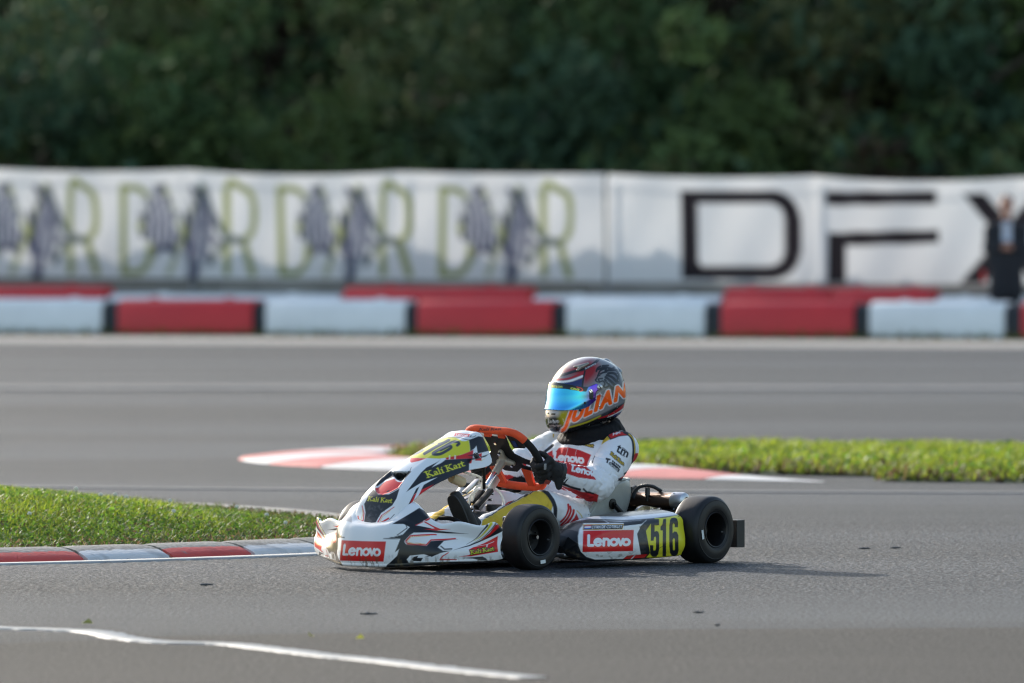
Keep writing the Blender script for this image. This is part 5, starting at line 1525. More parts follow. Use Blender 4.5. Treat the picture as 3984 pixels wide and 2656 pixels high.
# ---------------------------------------------------------------- seat
rimp = np.array([(-.125, .130, .330), (-.045, .182, .336), (.058, .20, .322), (.136, .20, .285), (.19, .20, .225), (.246, .20, .18), (.32, .195, .15), (.395, .175, .122)])
cenp = np.array([(-.195, 0, .335), (-.165, 0, .22), (-.11, 0, .11), (-.03, 0, .055), (.06, 0, .037), (.15, 0, .037), (.26, 0, .045), (.40, 0, .062)])
ns, nc = 60, 49
K = np.linspace(0, 7, ns); rp = interp(np.arange(8), rimp, K); cp = interp(np.arange(8), cenp, K)
P = np.zeros((ns, nc, 3))
for j, a in enumerate(np.linspace(-1, 1, nc)):
    t = abs(a); wy = math.sin(t * math.pi / 2) ** 0.95; wz = t ** 2.3
    P[:, j, 0] = cp[:, 0] + (rp[:, 0] - cp[:, 0]) * wz
    P[:, j, 1] = np.sign(a) * rp[:, 1] * wy
    P[:, j, 2] = cp[:, 2] + (rp[:, 2] - cp[:, 2]) * wz
me = make_mesh('seat', P.reshape(-1, 3), grid_faces(ns, nc))
seat = obj('seat', me, M_SEAT, kart)
so = seat.modifiers.new('t', 'SOLIDIFY'); so.thickness = 0.007; so.offset = 0
lip = MB().tube([tuple(P[i, 0]) for i in range(ns - 1, -1, -1)] + [tuple(P[0, j]) for j in range(1, nc)] + [tuple(P[i, -1]) for i in range(1, ns)], 0.007, 8).build('rolled_edge', M_SEAT, seat)
for s in (-1, 1):
    MB().lathe([(0, 0), (0.022, 0), (0.022, 0.004), (0.008, 0.006), (0.008, 0.014), (0, 0.014)], (0.055, s * 0.203, 0.24), (0, s, 0), 16).build('seat_bolt', M_BLKM, seat)

# ---------------------------------------------------------------- engine on the right, exhaust behind
eng = empty('engine', (0, 0, 0), 0, kart)
MB().box((0.08, -0.36, 0.13), (0.24, 0.17, 0.16), bev=0.02).build('crankcase', M_ALU, eng)
fin = MB()
for k in range(9):
    MB().box((0.12, -0.35, 0.22 + k * 0.015), (0.125 - 0.004 * abs(k - 4), 0.13, 0.006), bev=0.002).build('fin', M_BLKM, eng)
MB().tube([(0.12, -0.35, 0.19), (0.12, -0.35, 0.355)], 0.045, 24).build('cylinder', M_BLKM, eng)
MB().lathe([(0, 0), (0.055, 0), (0.055, 0.02), (0.03, 0.03), (0, 0.03)], (0.12, -0.35, 0.35), (0, 0, 1), 24).build('cylinder_head', M_ALU, eng)
MB().tube(smooth_loop([(0.20, -0.33, 0.2), (0.30, -0.30, 0.21), (0.37, -0.27, 0.24)], 6, False), 0.028, 16).build('carburettor', M_BLKM, eng)
for k in range(7):
    MB().lathe([(0.030, 0), (0.040, 0.003), (0.030, 0.006)], (0.12 + k * 0.011, -0.235, 0.318), (1, 0.0, 0.1), 18).build('bellows_rib', M_BLACKP, eng)
MB().tube([(0.10, -0.235, 0.316), (0.21, -0.235, 0.326)], 0.030, 16).build('bellows', M_BLACKP, eng)
MB().tube(smooth_loop([(0.40, -0.20, 0.235), (0.30, -0.215, 0.262), (0.20, -0.22, 0.258), (0.05, -0.24, 0.25)], 6, False), 0.016, 12).build('coolant_hose', M_BLACKP, eng)
MB().lathe([(0.017, 0), (0.019, 0.001), (0.019, 0.012), (0.017, 0.013)], (0.265, -0.217, 0.262), (1, 0, 0.1), 14).build('hose_clamp', M_STEEL, eng)
# silencer
sil = MB().lathe([(0, 0), (0.034, 0.001), (0.036, 0.006), (0.036, 0.215), (0.0365, 0.216)], (-0.215, 0.105, 0.247), (0, 1, 0), 40).build('silencer', M_BRONZE, kart)
MB().lathe([(0.0372, 0.0), (0.0374, 0.002), (0.0374, 0.040), (0.034, 0.054), (0.024, 0.061), (0.018, 0.062), (0.017, 0.056), (0.0, 0.056)], (-0.215, 0.315, 0.247), (0, 1, 0), 40).build('end_cap', M_ALU, sil)
for a in (60, 180, 300):
    c = np.array((-0.215 + 0.0378 * math.cos(R(a)), 0.327, 0.247 + 0.0378 * math.sin(R(a)))); d = np.array((math.cos(R(a)), 0, math.sin(R(a))))
    MB().tube([c, c + d * 0.003], 0.004, 8).build('rivet', M_STEEL, sil)
MB().tube(smooth_loop([(-0.215, 0.11, 0.247), (-0.22, 0.03, 0.24), (-0.16, -0.10, 0.20), (-0.02, -0.27, 0.19)], 8, False), [0.03 - 0.0 * k for k in range(25)], 16).build('exhaust_pipe', M_BRONZE, kart)
bx = MB().box((-0.235, 0.055, 0.262), (0.07, 0.075, 0.055), Matrix.Rotation(R(12), 3, 'Y'), bev=0.004).build('mount_block', M_ALU, kart)
MB().box((-0.215, 0.098, 0.250), (0.075, 0.022, 0.095), Matrix.Rotation(R(25), 3, 'Y'), bev=0.004).build('clamp', M_BLKM, bx)
MB().tube([(-0.195, 0.092, 0.292), (-0.195, 0.107, 0.292)], 0.011, 12).build('bolt', M_BLKM, bx)
MB().box((-0.19, 0.20, 0.198), (0.04, 0.26, 0.03), bev=0.005).build('silencer_cradle', M_BLKM, kart)
for y in (0.05, 0.085):
    MB().tube([(-0.16, y, 0.13), (-0.16, y, 0.225)], 0.007, 10).build('spring_hook', M_STEEL, kart)
def corr(pts, r, name):
    P = smooth_loop(pts, 14, False); rr = [r * (1.0 + 0.12 * math.cos(k * math.pi)) for k in range(len(P))]
    return MB().tube(P, rr, 12).build(name, M_BLACKP, kart)
corr([(-0.17, 0.135, 0.258), (-0.17, 0.145, 0.285), (-0.18, 0.17, 0.306), (-0.20, 0.21, 0.306), (-0.22, 0.245, 0.285)], 0.008, 'breather_hose')
stb = MB().tube([(-0.178, 0.205, 0.300), (-0.176, 0.205, 0.268)], [0.010, 0.011], 12).build('hose_elbow', M_BLACKP, kart)
MB().tube([(-0.176, 0.205, 0.268), (-0.175, 0.205, 0.245)], 0.008, 10).build('hose_fitting', M_BLKM, stb)

# ================================================================== DRIVER
man = empty('person', (0, 0, 0)); 
man.location = tuple(KO); man.rotation_euler = (0, 0, HEAD)
tag(man, 'kart driver in white race suit, black gloves and decorated helmet, sitting in the kart', 'person')

M_SUIT = mat('race_suit', WHT, 0.82, attr='livery', bump=0.10, bscale=600, var=0.05, vscale=20)
M_GLOVE = mat('glove_leather', (0.010, 0.010, 0.011), 0.75, bump=0.2, bscale=300)
M_SHOE = mat('shoe_black', (0.018, 0.018, 0.018), 0.6, bump=0.2, bscale=200)
M_COLLAR = mat('neck_brace', (0.006, 0.006, 0.007), 0.75, spec=0.2, var=0.2, bump=0.1, bscale=120)

LS, LE, LW = (-.035, .175, .462), (.200, .232, .318), (.405, .188, .378)
RS, RE, RW = (-.035, -.175, .462), (.150, -.265, .375), (.405, -.19, .410)
LK, LA = (.475, .165, .238), (.865, .150, .150)
RK, RA = (.46, -.155, .245), (.87, -.075, .155)
caps = [
    ((.06, -.075, .135), .105, (.06, .075, .135), .105),
    ((.06, 0, .13), .125, (.005, 0, .28), .122), ((.005, -.05, .28), .112, (.005, .05, .28), .112),
    ((.005, 0, .28), .122, (-.02, 0, .41), .118), ((-.015, -.088, .40), .106, (-.015, .088, .40), .106),
    ((-.045, -.150, .455), .066, (-.045, .150, .455), .066), ((-.05, -.07, .49), .06, (-.05, .07, .49), .06),
    ((-.045, 0, .49), .078, (-.04, 0, .545), .066),
    (LS, .076, tuple((np.array(LS) + np.array(LE)) / 2), .072), (tuple((np.array(LS) + np.array(LE)) / 2), .072, LE, .066), (LE, .066, tuple(np.array(LW) * .84 + np.array(LE) * .16), .048),
    (RS, .072, RE, .058), (RE, .058, tuple(np.array(RW) * .78 + np.array(RE) * .22), .043),
    ((.08, .09, .145), .102, LK, .070), (LK, .070, tuple(np.array(LK) * .6 + np.array(LA) * .4), .066), (tuple(np.array(LK) * .6 + np.array(LA) * .4), .066, LA, .047),
    ((.08, -.09, .145), .102, RK, .070), (RK, .070, tuple(np.array(RK) * .6 + np.array(RA) * .4), .064), (tuple(np.array(RK) * .6 + np.array(RA) * .4), .064, RA, .047),
]
V, N, F = fuse(caps, 0.0034, 14)
# cloth folds: bunched rings at elbows, knees, waist and cuffs, long soft creases elsewhere
def seg_param(P, a, b):
    a = np.array(a); b = np.array(b); ab = b - a; L2 = ab @ ab
    t = np.clip(((P - a) @ ab) / L2, 0, 1)
    return t, np.linalg.norm(P - a - t[:, None] * ab, axis=1), math.sqrt(L2)
n1 = fbm(V, 14, 3, 1.0); n2 = fbm(V * np.array((1, 1, .5)), 32, 2, 7.0)
disp = 0.0026 * n1 + 0.0009 * n2
def ring_folds(a, b, r, c, width, amp, freq, tw):
    t, d, L = seg_param(V, a, b)
    a_ = np.array(a); ab = (np.array(b) - a_) / L
    side = np.cross(ab, (0.3, 0.2, 1.0)); side /= np.linalg.norm(side)
    ph = (V - a_) @ side
    w = np.exp(-((t - c) / width) ** 2) * (d < r * 1.7)
    x = t * L * freq + tw * ph * 25 + 1.6 * n1
    return amp * w * (np.abs(np.sin(x)) ** 0.8 - 0.5)
disp += ring_folds(LS, LE, .072, .85, .35, .0075, 70, 1.0) + ring_folds(LE, LW, .058, .10, .30, .0065, 80, -1.0) + ring_folds(LE, LW, .05, .9, .25, .0045, 110, .6)
disp += ring_folds(RS, RE, .07, .75, .45, .0075, 70, -1.0) + ring_folds(RE, RW, .05, .45, .5, .0055, 85, .8)
disp += ring_folds((.08, .09, .145), LK, .09, .15, .25, .007, 60, 1.0) + ring_folds(LK, LA, .065, .12, .22, .005, 70, 1) + ring_folds(LK, LA, .055, .92, .2, .006, 95, .5)
disp += ring_folds((.08, -.09, .145), RK, .09, .15, .25, .006, 60, 1.0) + ring_folds(RK, RA, .055, .9, .25, .005, 95, .5)
disp += ring_folds((.06, 0, .13), (-.02, 0, .45), .14, .45, .30, .0055, 62, .35)
uv = img_px(V + N * (0.4 * disp)[:, None], (.15, .1, .30))
V = V + N * (1.15 * disp)[:, None]

face = (N @ DIR) > 0.02
# limb membership, so artwork on an arm does not bleed onto the body behind it
def near(segs):
    d = np.full(len(V), 1e9)
    for a, b, r in segs:
        t, dd, L = seg_param(V, a, b); d = np.minimum(d, dd / r)
    return d
d_la = near([(LS, LE, .07), (LE, LW, .055)]); d_ra = near([(RS, RE, .068), (RE, RW, .05)])
d_ll = near([((.08, .09, .145), LK, .092), (LK, LA, .06)]); d_rl = near([((.08, -.09, .145), RK, .092), (RK, RA, .06)])
d_to = near([((.06, 0, .13), (.005, 0, .28), .125), ((.005, 0, .28), (-.03, 0, .46), .13), ((-.045, -.15, .455), (-.045, .15, .455), .066)])
part = np.argmin(np.stack([d_to, d_la, d_ra, d_ll, d_rl]), 0)
SW = (0.76, 0.76, 0.78); SR = (0.50, 0.015, 0.02); SB = (0.012, 0.014, 0.022); SY = (0.62, 0.42, 0.035)
pr = Print(uv, SW, face=face)
def on(*ids):
    pr.face = face & np.isin(part, ids)
# ---- trunk
on(0, 1)
pr.poly(TF([(385, 590), (460, 490), (640, 483), (860, 540), (1078, 630), (990, 870), (940, 860), (680, 810), (520, 800), (290, 745)]), SR)
pr.strokes_text(WORD_L, TF([(365, 722), (925, 795), (940, 660), (385, 590)]), 8.5, SW)
pr.stroke(TF([(690, 360), (640, 480), (570, 760)]), 1.2, (0.55, 0.55, 0.57), curve=False)
pr.stroke(TF([(845, 420), (800, 540), (730, 790)]), 1.0, (0.6, 0.6, 0.62), curve=False)
serif_print(pr, TF([(790, 405), (1115, 492), (1135, 430), (800, 350)]), 2.4, SY, SB, 2.2)
pr.text('tm', TF([(1010, 385), (1150, 350), (1180, 295), (1060, 310)]), SB, grow=1.0)
pr.text('KART', TF([(1000, 408), (1100, 388), (1105, 370), (1010, 390)]), SB)
pr.poly(TF([(770, 1470), (860, 1335), (1010, 1330), (1220, 1400), (1180, 1560), (1050, 1560)]), SR)
pr.poly(TF([(460, 1262), (540, 1258), (620, 1320), (560, 1310)]), SR)
pr.text('JULIAN COTERLET', TG([(1460, 335), (1745, 425), (1752, 400), (1470, 318)]), SB)
pr.stroke(TG([(1340, 280), (1500, 370), (1660, 470), (1760, 520)]), 2.5, SB)
pr.poly(TG([(1765, 550), (1870, 580), (1800, 650), (1780, 610)]), SR)
pr.poly(TF([(1080, 800), (1120, 730), (1140, 640), (1155, 660), (1110, 790)]), SB)
# ---- left arm
on(1)
pr.poly(TF([(600, 795), (680, 788), (720, 860), (830, 828), (960, 850), (1110, 955), (1165, 1115), (830, 1068), (570, 982), (620, 890)]), SR)
pr.strokes_text([g for g in WORD_L[:8]], TF([(705, 940), (1190, 1060), (1210, 945), (730, 820)]), 6.5, SW)
pr.stroke(TF([(320, 1085), (470, 1170), (620, 1215), (700, 1250), (860, 1290)]), 9.0, SB)
pr.stroke(TF([(930, 1280), (1000, 1335), (1120, 1375)]), 6.5, SB)
pr.poly(TF([(440, 1195), (640, 1255), (860, 1315), (1100, 1410), (1010, 1480), (600, 1420)]), SR)
pr.text('tm', TF([(1550, 560), (1760, 680), (1800, 590), (1600, 440)]), SB, grow=1.6, cap=0.5)
pr.stroke(TF([(1680, 490), (1740, 540), (1780, 610)]), 2.0, SB)
pr.text('KART', TF([(1560, 580), (1720, 690), (1728, 665), (1575, 558)]), SB, grow=0.2)
serif_print(pr, TF([(1440, 620), (1690, 835), (1705, 780), (1462, 578)]), 2.4, SY, SB, 2.2)
pr.text('T', TF([(1340, 780), (1415, 800), (1440, 715), (1365, 700)]), SB, grow=2.0)
pr.poly(TF([(1425, 765), (1500, 790), (1590, 870), (1618, 915), (1590, 970), (1540, 920), (1480, 860), (1405, 815)]), SB)
pr.text('Group', TF([(1425, 812), (1575, 940), (1605, 900), (1440, 780)]), SW)
for x, y in ((1490, 755), (1525, 780), (1560, 805), (1590, 830), (1618, 860)):
    pr.blob(TF([(x - 20, y), (x, y - 22), (x + 20, y), (x, y + 30)]), SB)
# ---- shoulder and back seam
on(0, 1)
pr.poly(TF([(1270, 440), (1310, 340), (1380, 255), (1440, 335)]), SY)
pr.poly(TF([(1370, 240), (1480, 180), (1560, 160), (1740, 180), (1860, 260), (1600, 285), (1440, 345)]), SB)
pr.poly(TF([(1405, 245), (1560, 185), (1720, 195), (1830, 255), (1600, 268), (1455, 320)]), SR)
pr.text('HK', TF([(1495, 255), (1640, 215), (1640, 180), (1500, 212)]), SW, grow=0.8)
pr.stroke(TF([(1720, 200), (1830, 270), (1885, 400), (1895, 600), (1880, 800), (1830, 920), (1730, 1000)]), 13.0, SB)
pr.stroke(TF([(1800, 235), (1880, 320), (1910, 450), (1912, 620)]), 4.0, SY)
pr.poly(TF([(1915, 600), (2000, 600), (1900, 960), (1760, 1120), (1570, 1110), (1720, 1005), (1850, 930)]), SR)
pr.poly(TF([(1590, 1085), (1740, 1060), (1740, 1130), (1560, 1130)]), SB)
# ---- right arm
on(2, 0)
pr.stroke(TF([(100, 625), (200, 560), (345, 445)]), 10.0, SB)
pr.poly(TF([(165, 665), (250, 590), (340, 540), (352, 700), (280, 755)]), SR)
pr.poly(TF([(340, 220), (372, 220), (360, 300), (345, 300)]), SY)
on(2)
pr.stroke(TE([(1000, 620), (1120, 640), (1230, 680)]), 3.0, SB)
pr.stroke(TE([(1040, 680), (1150, 700), (1260, 770)]), 9.0, SR)
pr.stroke(TE([(1250, 720), (1360, 720)]), 6.0, SB)
pr.poly(TE([(1260, 780), (1400, 780), (1400, 850), (1270, 840)]), SR)
pr.poly(TE([(970, 1010), (1100, 1010), (1300, 1100), (1340, 1130), (1100, 1100), (990, 1090)]), SR)
# ---- left leg
on(3)
pr.poly(TG([(-80, 700), (0, 655), (110, 600), (240, 490), (560, 330), (860, 165), (960, 140), (1040, 150), (1110, 200), (1190, 310), (1228, 430), (1205, 520), (1210, 700), (900, 900), (250, 900), (-100, 800)]), SY)
pr.stroke(TG([(700, 225), (860, 130), (1000, 110), (1110, 170), (1210, 300), (1262, 420), (1280, 520), (1270, 640)]), 15.0, SB)
pr.stroke(TG([(-40, 660), (110, 585), (260, 470), (500, 345), (740, 215)]), 4.0, SB)
pr.stroke(TG([(420, 370), (560, 270), (680, 180)]), 5.5, SB)
pr.stroke(TG([(350, 400), (480, 310), (620, 190)]), 5.5, SR)
on(3, 0)
pr.stroke(TG([(1525, 400), (1530, 500), (1480, 620), (1380, 725)]), 7.5, SR)
pr.stroke(TG([(1560, 440), (1570, 540), (1500, 680), (1385, 790)]), 8.0, SR)
pr.stroke(TG([(1630, 510), (1610, 600), (1520, 730), (1390, 840)]), 9.0, SR)
pr.poly(TG([(1680, 565), (1735, 690), (1600, 790), (1400, 880), (1540, 760), (1640, 660)]), SR)
pr.stroke(TG([(1690, 520), (1760, 590), (1790, 650)]), 3.0, SY)
# ---- right leg
on(4)
pr.poly(TD([(520, 520), (840, 330), (1100, 170), (1400, 20), (1420, 60), (1110, 220), (860, 380), (860, 480), (700, 580), (540, 560)]), SY)
pr.stroke(TD([(1090, 215), (1250, 130), (1420, 40)]), 6.0, SB)
pr.stroke(TD([(1120, 280), (1260, 200), (1400, 130)]), 4.0, SB)
pr.stroke(TD([(1160, 370), (1290, 270), (1440, 150)]), 10.0, SR)
pr.stroke(TD([(700, 600), (780, 550), (840, 520)]), 9.0, SB)
me = make_mesh('suit', V, F); set_color(me, pr.c)
obj('race_suit', me, M_SUIT, man)

# ---------------------------------------------------------------- gloves
def glove(side):
    caps = []
    rad_t = 0.0152
    th0 = R(-16) if side > 0 else R(196)
    fing = []
    def T(th):
        # point on the rim at a given height along the grip
        return th
    zs = [-0.088, -0.060, -0.032, -0.004]
    grip = []
    for k, b in enumerate(zs):
        a = side * float(np.interp(b, [-.125, -.07, 0, .065, .128], [.135, .160, .166, .160, .128]))
        Tc = wp(a, b); out = (E1 * math.cos(ST) + E2 * math.sin(ST)) * side
        pt = lambda al, r: Tc + r * (math.cos(R(al)) * out + math.sin(R(al)) * -Wn)
        rf = [0.0118, 0.0130, 0.0132, 0.0126][k]
        chain = [pt(-25, 0.044), pt(30, 0.036), pt(85, 0.0315), pt(140, 0.0290), pt(185, 0.0285)]
        for p, q_ in zip(chain[:-1], chain[1:]): caps.append((tuple(p), rf * 1.08, tuple(q_), rf))
        grip.append(chain[0])
    W = np.array(LW if side > 0 else RW)
    g = np.array(grip)
    for p in g: caps.append((tuple(p), 0.0135, tuple(p * .45 + W * .55 + (0, 0, 0.0)), 0.019))
    caps.append((tuple(g[0]), 0.014, tuple(g[3]), 0.014))
    cen = g.mean(0) * .5 + W * .5
    caps.append((tuple(cen), 0.033, tuple(W), 0.035)); 
    # thumb: leaves the side of the palm and hooks over the driver's side of the rim
    b = 0.010; a = side * 0.165; Tc = wp(a, b)
    out = (E1 * math.cos(ST) + E2 * math.sin(ST)) * side
    t0 = cen + np.array((0, 0, 0.012)); t1 = Tc + out * 0.018 + Wn * 0.026; t2 = Tc - out * 0.004 + Wn * 0.028 + E2 * 0.006; t3 = Tc - out * 0.024 + Wn * 0.014 + E2 * 0.008
    caps += [(tuple(t0), 0.017, tuple(t1), 0.0125), (tuple(t1), 0.0125, tuple(t2), 0.0112), (tuple(t2), 0.0112, tuple(t3), 0.0098)]
    # cuff over the sleeve
    d = (np.array(LE if side > 0 else RE) - W); d /= np.linalg.norm(d)
    caps.append((tuple(W - d * 0.01), 0.038, tuple(W + d * 0.026), 0.047)); caps.append((tuple(W + np.array((0, .012, -.03))), 0.022, tuple(W + np.array((0.0, .012, -.062))), 0.012))
    Vg, Ng, Fg = fuse(caps, 0.0026, 4)
    Vg = Vg + Ng * (0.0009 * fbm(Vg, 60, 2))[:, None]
    o = obj('glove', make_mesh('glove', Vg, Fg), M_GLOVE, man)
    c0 = W + d * 0.008
    MB().tube([c0 - d * 0.006, c0 + d * 0.014], [0.0415, 0.0455], 24, cap=False).build('wrist_strap', mat('strap_black', (0.02, 0.02, 0.02), 0.6), o)
    return o, W, d, g
gl, Wl, dl, gk = glove(1)
glove(-1)
# printed patch on the back of the left glove
M_PATCH = mat('patch_grey', (0.32, 0.32, 0.33), 0.6)
M_PATCHR = mat('patch_red', (0.35, 0.05, 0.03), 0.6)

# ---------------------------------------------------------------- shoes
def shoe(heel, toe, ank, side):
    h = np.array(heel); t = np.array(toe); a = np.array(ank)
    ball = h * .35 + t * .65
    fwd = (t - h) / np.linalg.norm(t - h); up = (a - h) - fwd * ((a - h) @ fwd); up /= np.linalg.norm(up); sd = np.cross(fwd, up)
    c = [(tuple(h + up * .03), .032, tuple(ball + up * .022 + sd * .012), .026), (tuple(h + up * .03), .032, tuple(ball + up * .022 - sd * .012), .026), (tuple(ball + up * .022 + sd * .012), .026, tuple(t + up * .020 + sd * .006), .020), (tuple(ball + up * .022 - sd * .012), .026, tuple(t + up * .020 - sd * .006), .020), (tuple(h + up * .035), .034, tuple(a), .040), (tuple(ball * .5 + h * .5 + up * .05), .028, tuple(a), .038)]
    Vs, Ns, Fs = fuse(c, 0.0035, 4)
    hh = (Vs - h) @ up
    lowm = hh < 0.0
    Vs[lowm] -= np.outer(hh[lowm] * 0.8, up)
    o = obj('shoe', make_mesh('shoe', Vs, Fs), M_SHOE, man)
    # sole plate
    prof = []
    for k in range(28):
        an = 2 * math.pi * k / 28; L = np.linalg.norm(t - h)
        x = (0.5 + 0.60 * math.cos(an)) * L; w = 0.036 * (0.78 + 0.22 * math.cos(an)) * abs(math.sin(an)) ** 0.7 * (1 if math.sin(an) > 0 else -1)
        prof.append((x, w))
    MB().prism(prof, fwd, sd, h - up * 0.004, -0.003, 0.007).build('sole', M_SHOE, o)
    return o
shoe((0.93, .160, .135), (1.005, .135, .285), LA, 1)
shoe((0.955, -.080, .115), (1.045, -.085, .255), RA, -1)

# ---------------------------------------------------------------- neck brace and balaclava neck
nb = []
for k in range(25):
    a = R(-200 + 400 * k / 24)
nr = lambda a, r, z: (-0.068 + r * 1.08 * math.cos(R(a)), r * math.sin(R(a)), z - 0.026 * math.cos(R(a)))
caps = []
for a in range(0, 360, 12):
    caps += [(nr(a, .098, .546), .022, nr(a + 12, .098, .546), .022), (nr(a, .122, .514), .016, nr(a + 12, .122, .514), .016), (nr(a, .098, .546), .021, nr(a, .122, .514), .016)]
caps += [((-0.04, 0, 0.50), 0.07, (-0.03, 0, 0.58), 0.07), ((0.045, -0.03, 0.490), 0.022, (0.045, 0.03, 0.490), 0.022)]
Vn, Nn_, Fn = fuse(caps, 0.005, 5)
Vn = Vn + Nn_ * (0.004 * fbm(Vn, 22, 2))[:, None]
obj('neck_brace', make_mesh('brace', Vn, Fn), M_COLLAR, man)

# ---------------------------------------------------------------- helmet
HC = np.array((-0.030, 0.0, 0.687)); HY = R(-26)      # head turned into the corner
hf = np.array((math.cos(HY), math.sin(HY), 0)); hl = np.array((-math.sin(HY), math.cos(HY), 0)); hz_ = np.array((0, 0, 1.0))
out = [(-.010, .150), (.045, .140), (.092, .113), (.128, .075), (.146, .040), (.156, 0.0), (.165, -.055), (.172, -.085), (.170, -.120), (.155, -.152), (.110, -.161), (-.008, -.146), (-.090, -.116), (-.142, -.086), (-.160, -.045), (-.165, .004), (-.160, .044), (-.132, .104), (-.078, .139)]
ang = np.unwrap(np.array([math.atan2(z, f) for f, z in out])); rad = np.hypot(*np.array(out).T)
ang = -ang + ang[0]; o_ = np.argsort(ang)      # increasing from the crown forwards
ang = ang[o_]; rad = rad[o_]
A = np.concatenate([ang - 2 * math.pi, ang, ang + 2 * math.pi]); Rd = np.concatenate([rad] * 3)
a00 = math.atan2(.150, -.010)
nphi, nb_ = 300, 170
PH = np.linspace(0, 2 * math.pi, nphi, endpoint=False); BE = np.linspace(-math.pi / 2 + .004, math.pi / 2 - .004, nb_)
RP = interp(A, Rd, PH); th = a00 - PH
def helm(b, RPv, thv, off=0.0):
    cb = np.abs(np.cos(b)) ** 0.78; sb = np.sign(np.sin(b)) * np.abs(np.sin(b)) ** 0.92
    Wd = 0.128 + off
    low = np.clip((-np.sin(thv) - 0.5) / 0.5, 0, 1)
    return np.stack([(RPv + off) * np.cos(thv) * cb, Wd * sb * (1 - 0.10 * low), (RPv + off) * np.sin(thv) * cb], -1)
def to_kart(L): return HC + L[..., :1] * hf + L[..., 1:2] * hl + L[..., 2:3] * hz_
Lh = np.stack([helm(b, RP, th) for b in BE], 1)
P = to_kart(Lh)
Nh = grid_normals(P)
cent = P - HC; Nh = np.where((Nh * cent).sum(-1, keepdims=True) < 0, -Nh, Nh)
Vh = P.reshape(-1, 3); Nv = Nh.reshape(-1, 3); Lm = Lh.reshape(-1, 3).copy(); Lm[:, 1] = np.abs(Lm[:, 1])
p0 = (-0.03, 0.08, 0.69)
uvh = img_px(Vh, p0); uvm = img_px(to_kart(Lm), p0)
pr = Print(uvh, (0.21, 0.215, 0.225), uvm=uvm, face=(Nv @ DIR) > 0.0)
mk = dict(mirror=True)
pr.blob(TS([(1300, 420), (1440, 380), (1560, 500), (1540, 700), (1300, 720), (1230, 600)]), (0.035, 0.045, 0.085), soft=30, **mk)
pr.blob(TS([(560, 340), (700, 240), (900, 150), (1040, 190), (1100, 300), (1020, 450), (880, 540), (800, 420)]), (0.30, 0.012, 0.015), soft=18, **mk)
pr.blob(TS([(560, 180), (760, 100), (960, 60), (860, 140), (660, 230)]), (0.45, 0.45, 0.46), soft=18, **mk)
pr.stroke(TS([(430, 420), (560, 380), (760, 320), (890, 290), (1010, 220), (1100, 140)]), 11, BLK, **mk)
pr.stroke(TS([(430, 458), (640, 440), (860, 350)]), 8, (0.40, 0.02, 0.03), **mk)
pr.stroke(TS([(430, 492), (640, 480), (850, 405)]), 8, WHT, **mk)
pr.poly(TS([(540, 510), (700, 490), (845, 440), (845, 560), (700, 560)]), (0.02, 0.03, 0.13), **mk)
pr.stroke(TS([(885, 330), (860, 450), (845, 580)]), 7, BLK, **mk)
pr.poly(TS([(300, 1000), (480, 1000), (640, 1100), (600, 1180), (800, 1120), (1100, 1000), (1500, 800), (1560, 900), (1420, 1100), (1000, 1300), (400, 1320), (300, 1200)]), (0.010, 0.011, 0.014), soft=4, **mk)
pr.blob(TS([(480, 960), (620, 930), (660, 1050), (560, 1160), (500, 1080)]), (0.34, 0.32, 0.02), soft=12, **mk)
pr.stroke(TS([(620, 1190), (900, 1110), (1120, 1010)]), 6, (0.40, 0.38, 0.03), soft=2, **mk)
pr.blob(TS([(260, 930), (480, 925), (480, 1010), (400, 1020), (260, 1040)]), (0.35, 0.35, 0.36), soft=8, **mk)
pr.stroke(TS([(1090, 1050), (1300, 980), (1500, 850)]), 11, (0.42, 0.015, 0.02), taper=(0.2, 1.5), **mk)
pr.stroke(TS([(1230, 1030), (1380, 970), (1500, 900)]), 8, WHT, taper=(0.2, 1.5), **mk)
pr.stroke(TS([(1330, 1010), (1480, 940)]), 8, (0.03, 0.05, 0.18), **mk)
# maned beast emblem
for pts, w in [([(1050, 460), (1085, 400), (1110, 330), (1160, 300), (1210, 290)], 4.5), ([(1045, 460), (1065, 485), (1110, 490), (1090, 450), (1150, 440)], 4), ([(1110, 490), (1160, 480), (1190, 520), (1170, 560), (1200, 575), (1240, 560)], 4.5),
               ([(1060, 330), (1080, 280), (1140, 250), (1240, 240)], 5), ([(1090, 300), (1200, 270), (1300, 290), (1345, 250)], 6), ([(1200, 320), (1300, 310), (1380, 320), (1400, 400)], 7), ([(1240, 360), (1330, 360), (1390, 420), (1380, 480)], 7),
               ([(1220, 390), (1300, 420), (1360, 480)], 7), ([(1200, 420), (1270, 470), (1340, 540)], 7), ([(1190, 460), (1240, 520), (1310, 600)], 6), ([(1120, 370), (1160, 350), (1210, 340)], 5), ([(1080, 390), (1110, 395)], 4), ([(1250, 540), (1290, 570), (1350, 580)], 5)]:
    pr.stroke(TS(pts), w * 1.7, BLK, soft=1.0, taper=(0.8, 0.9))
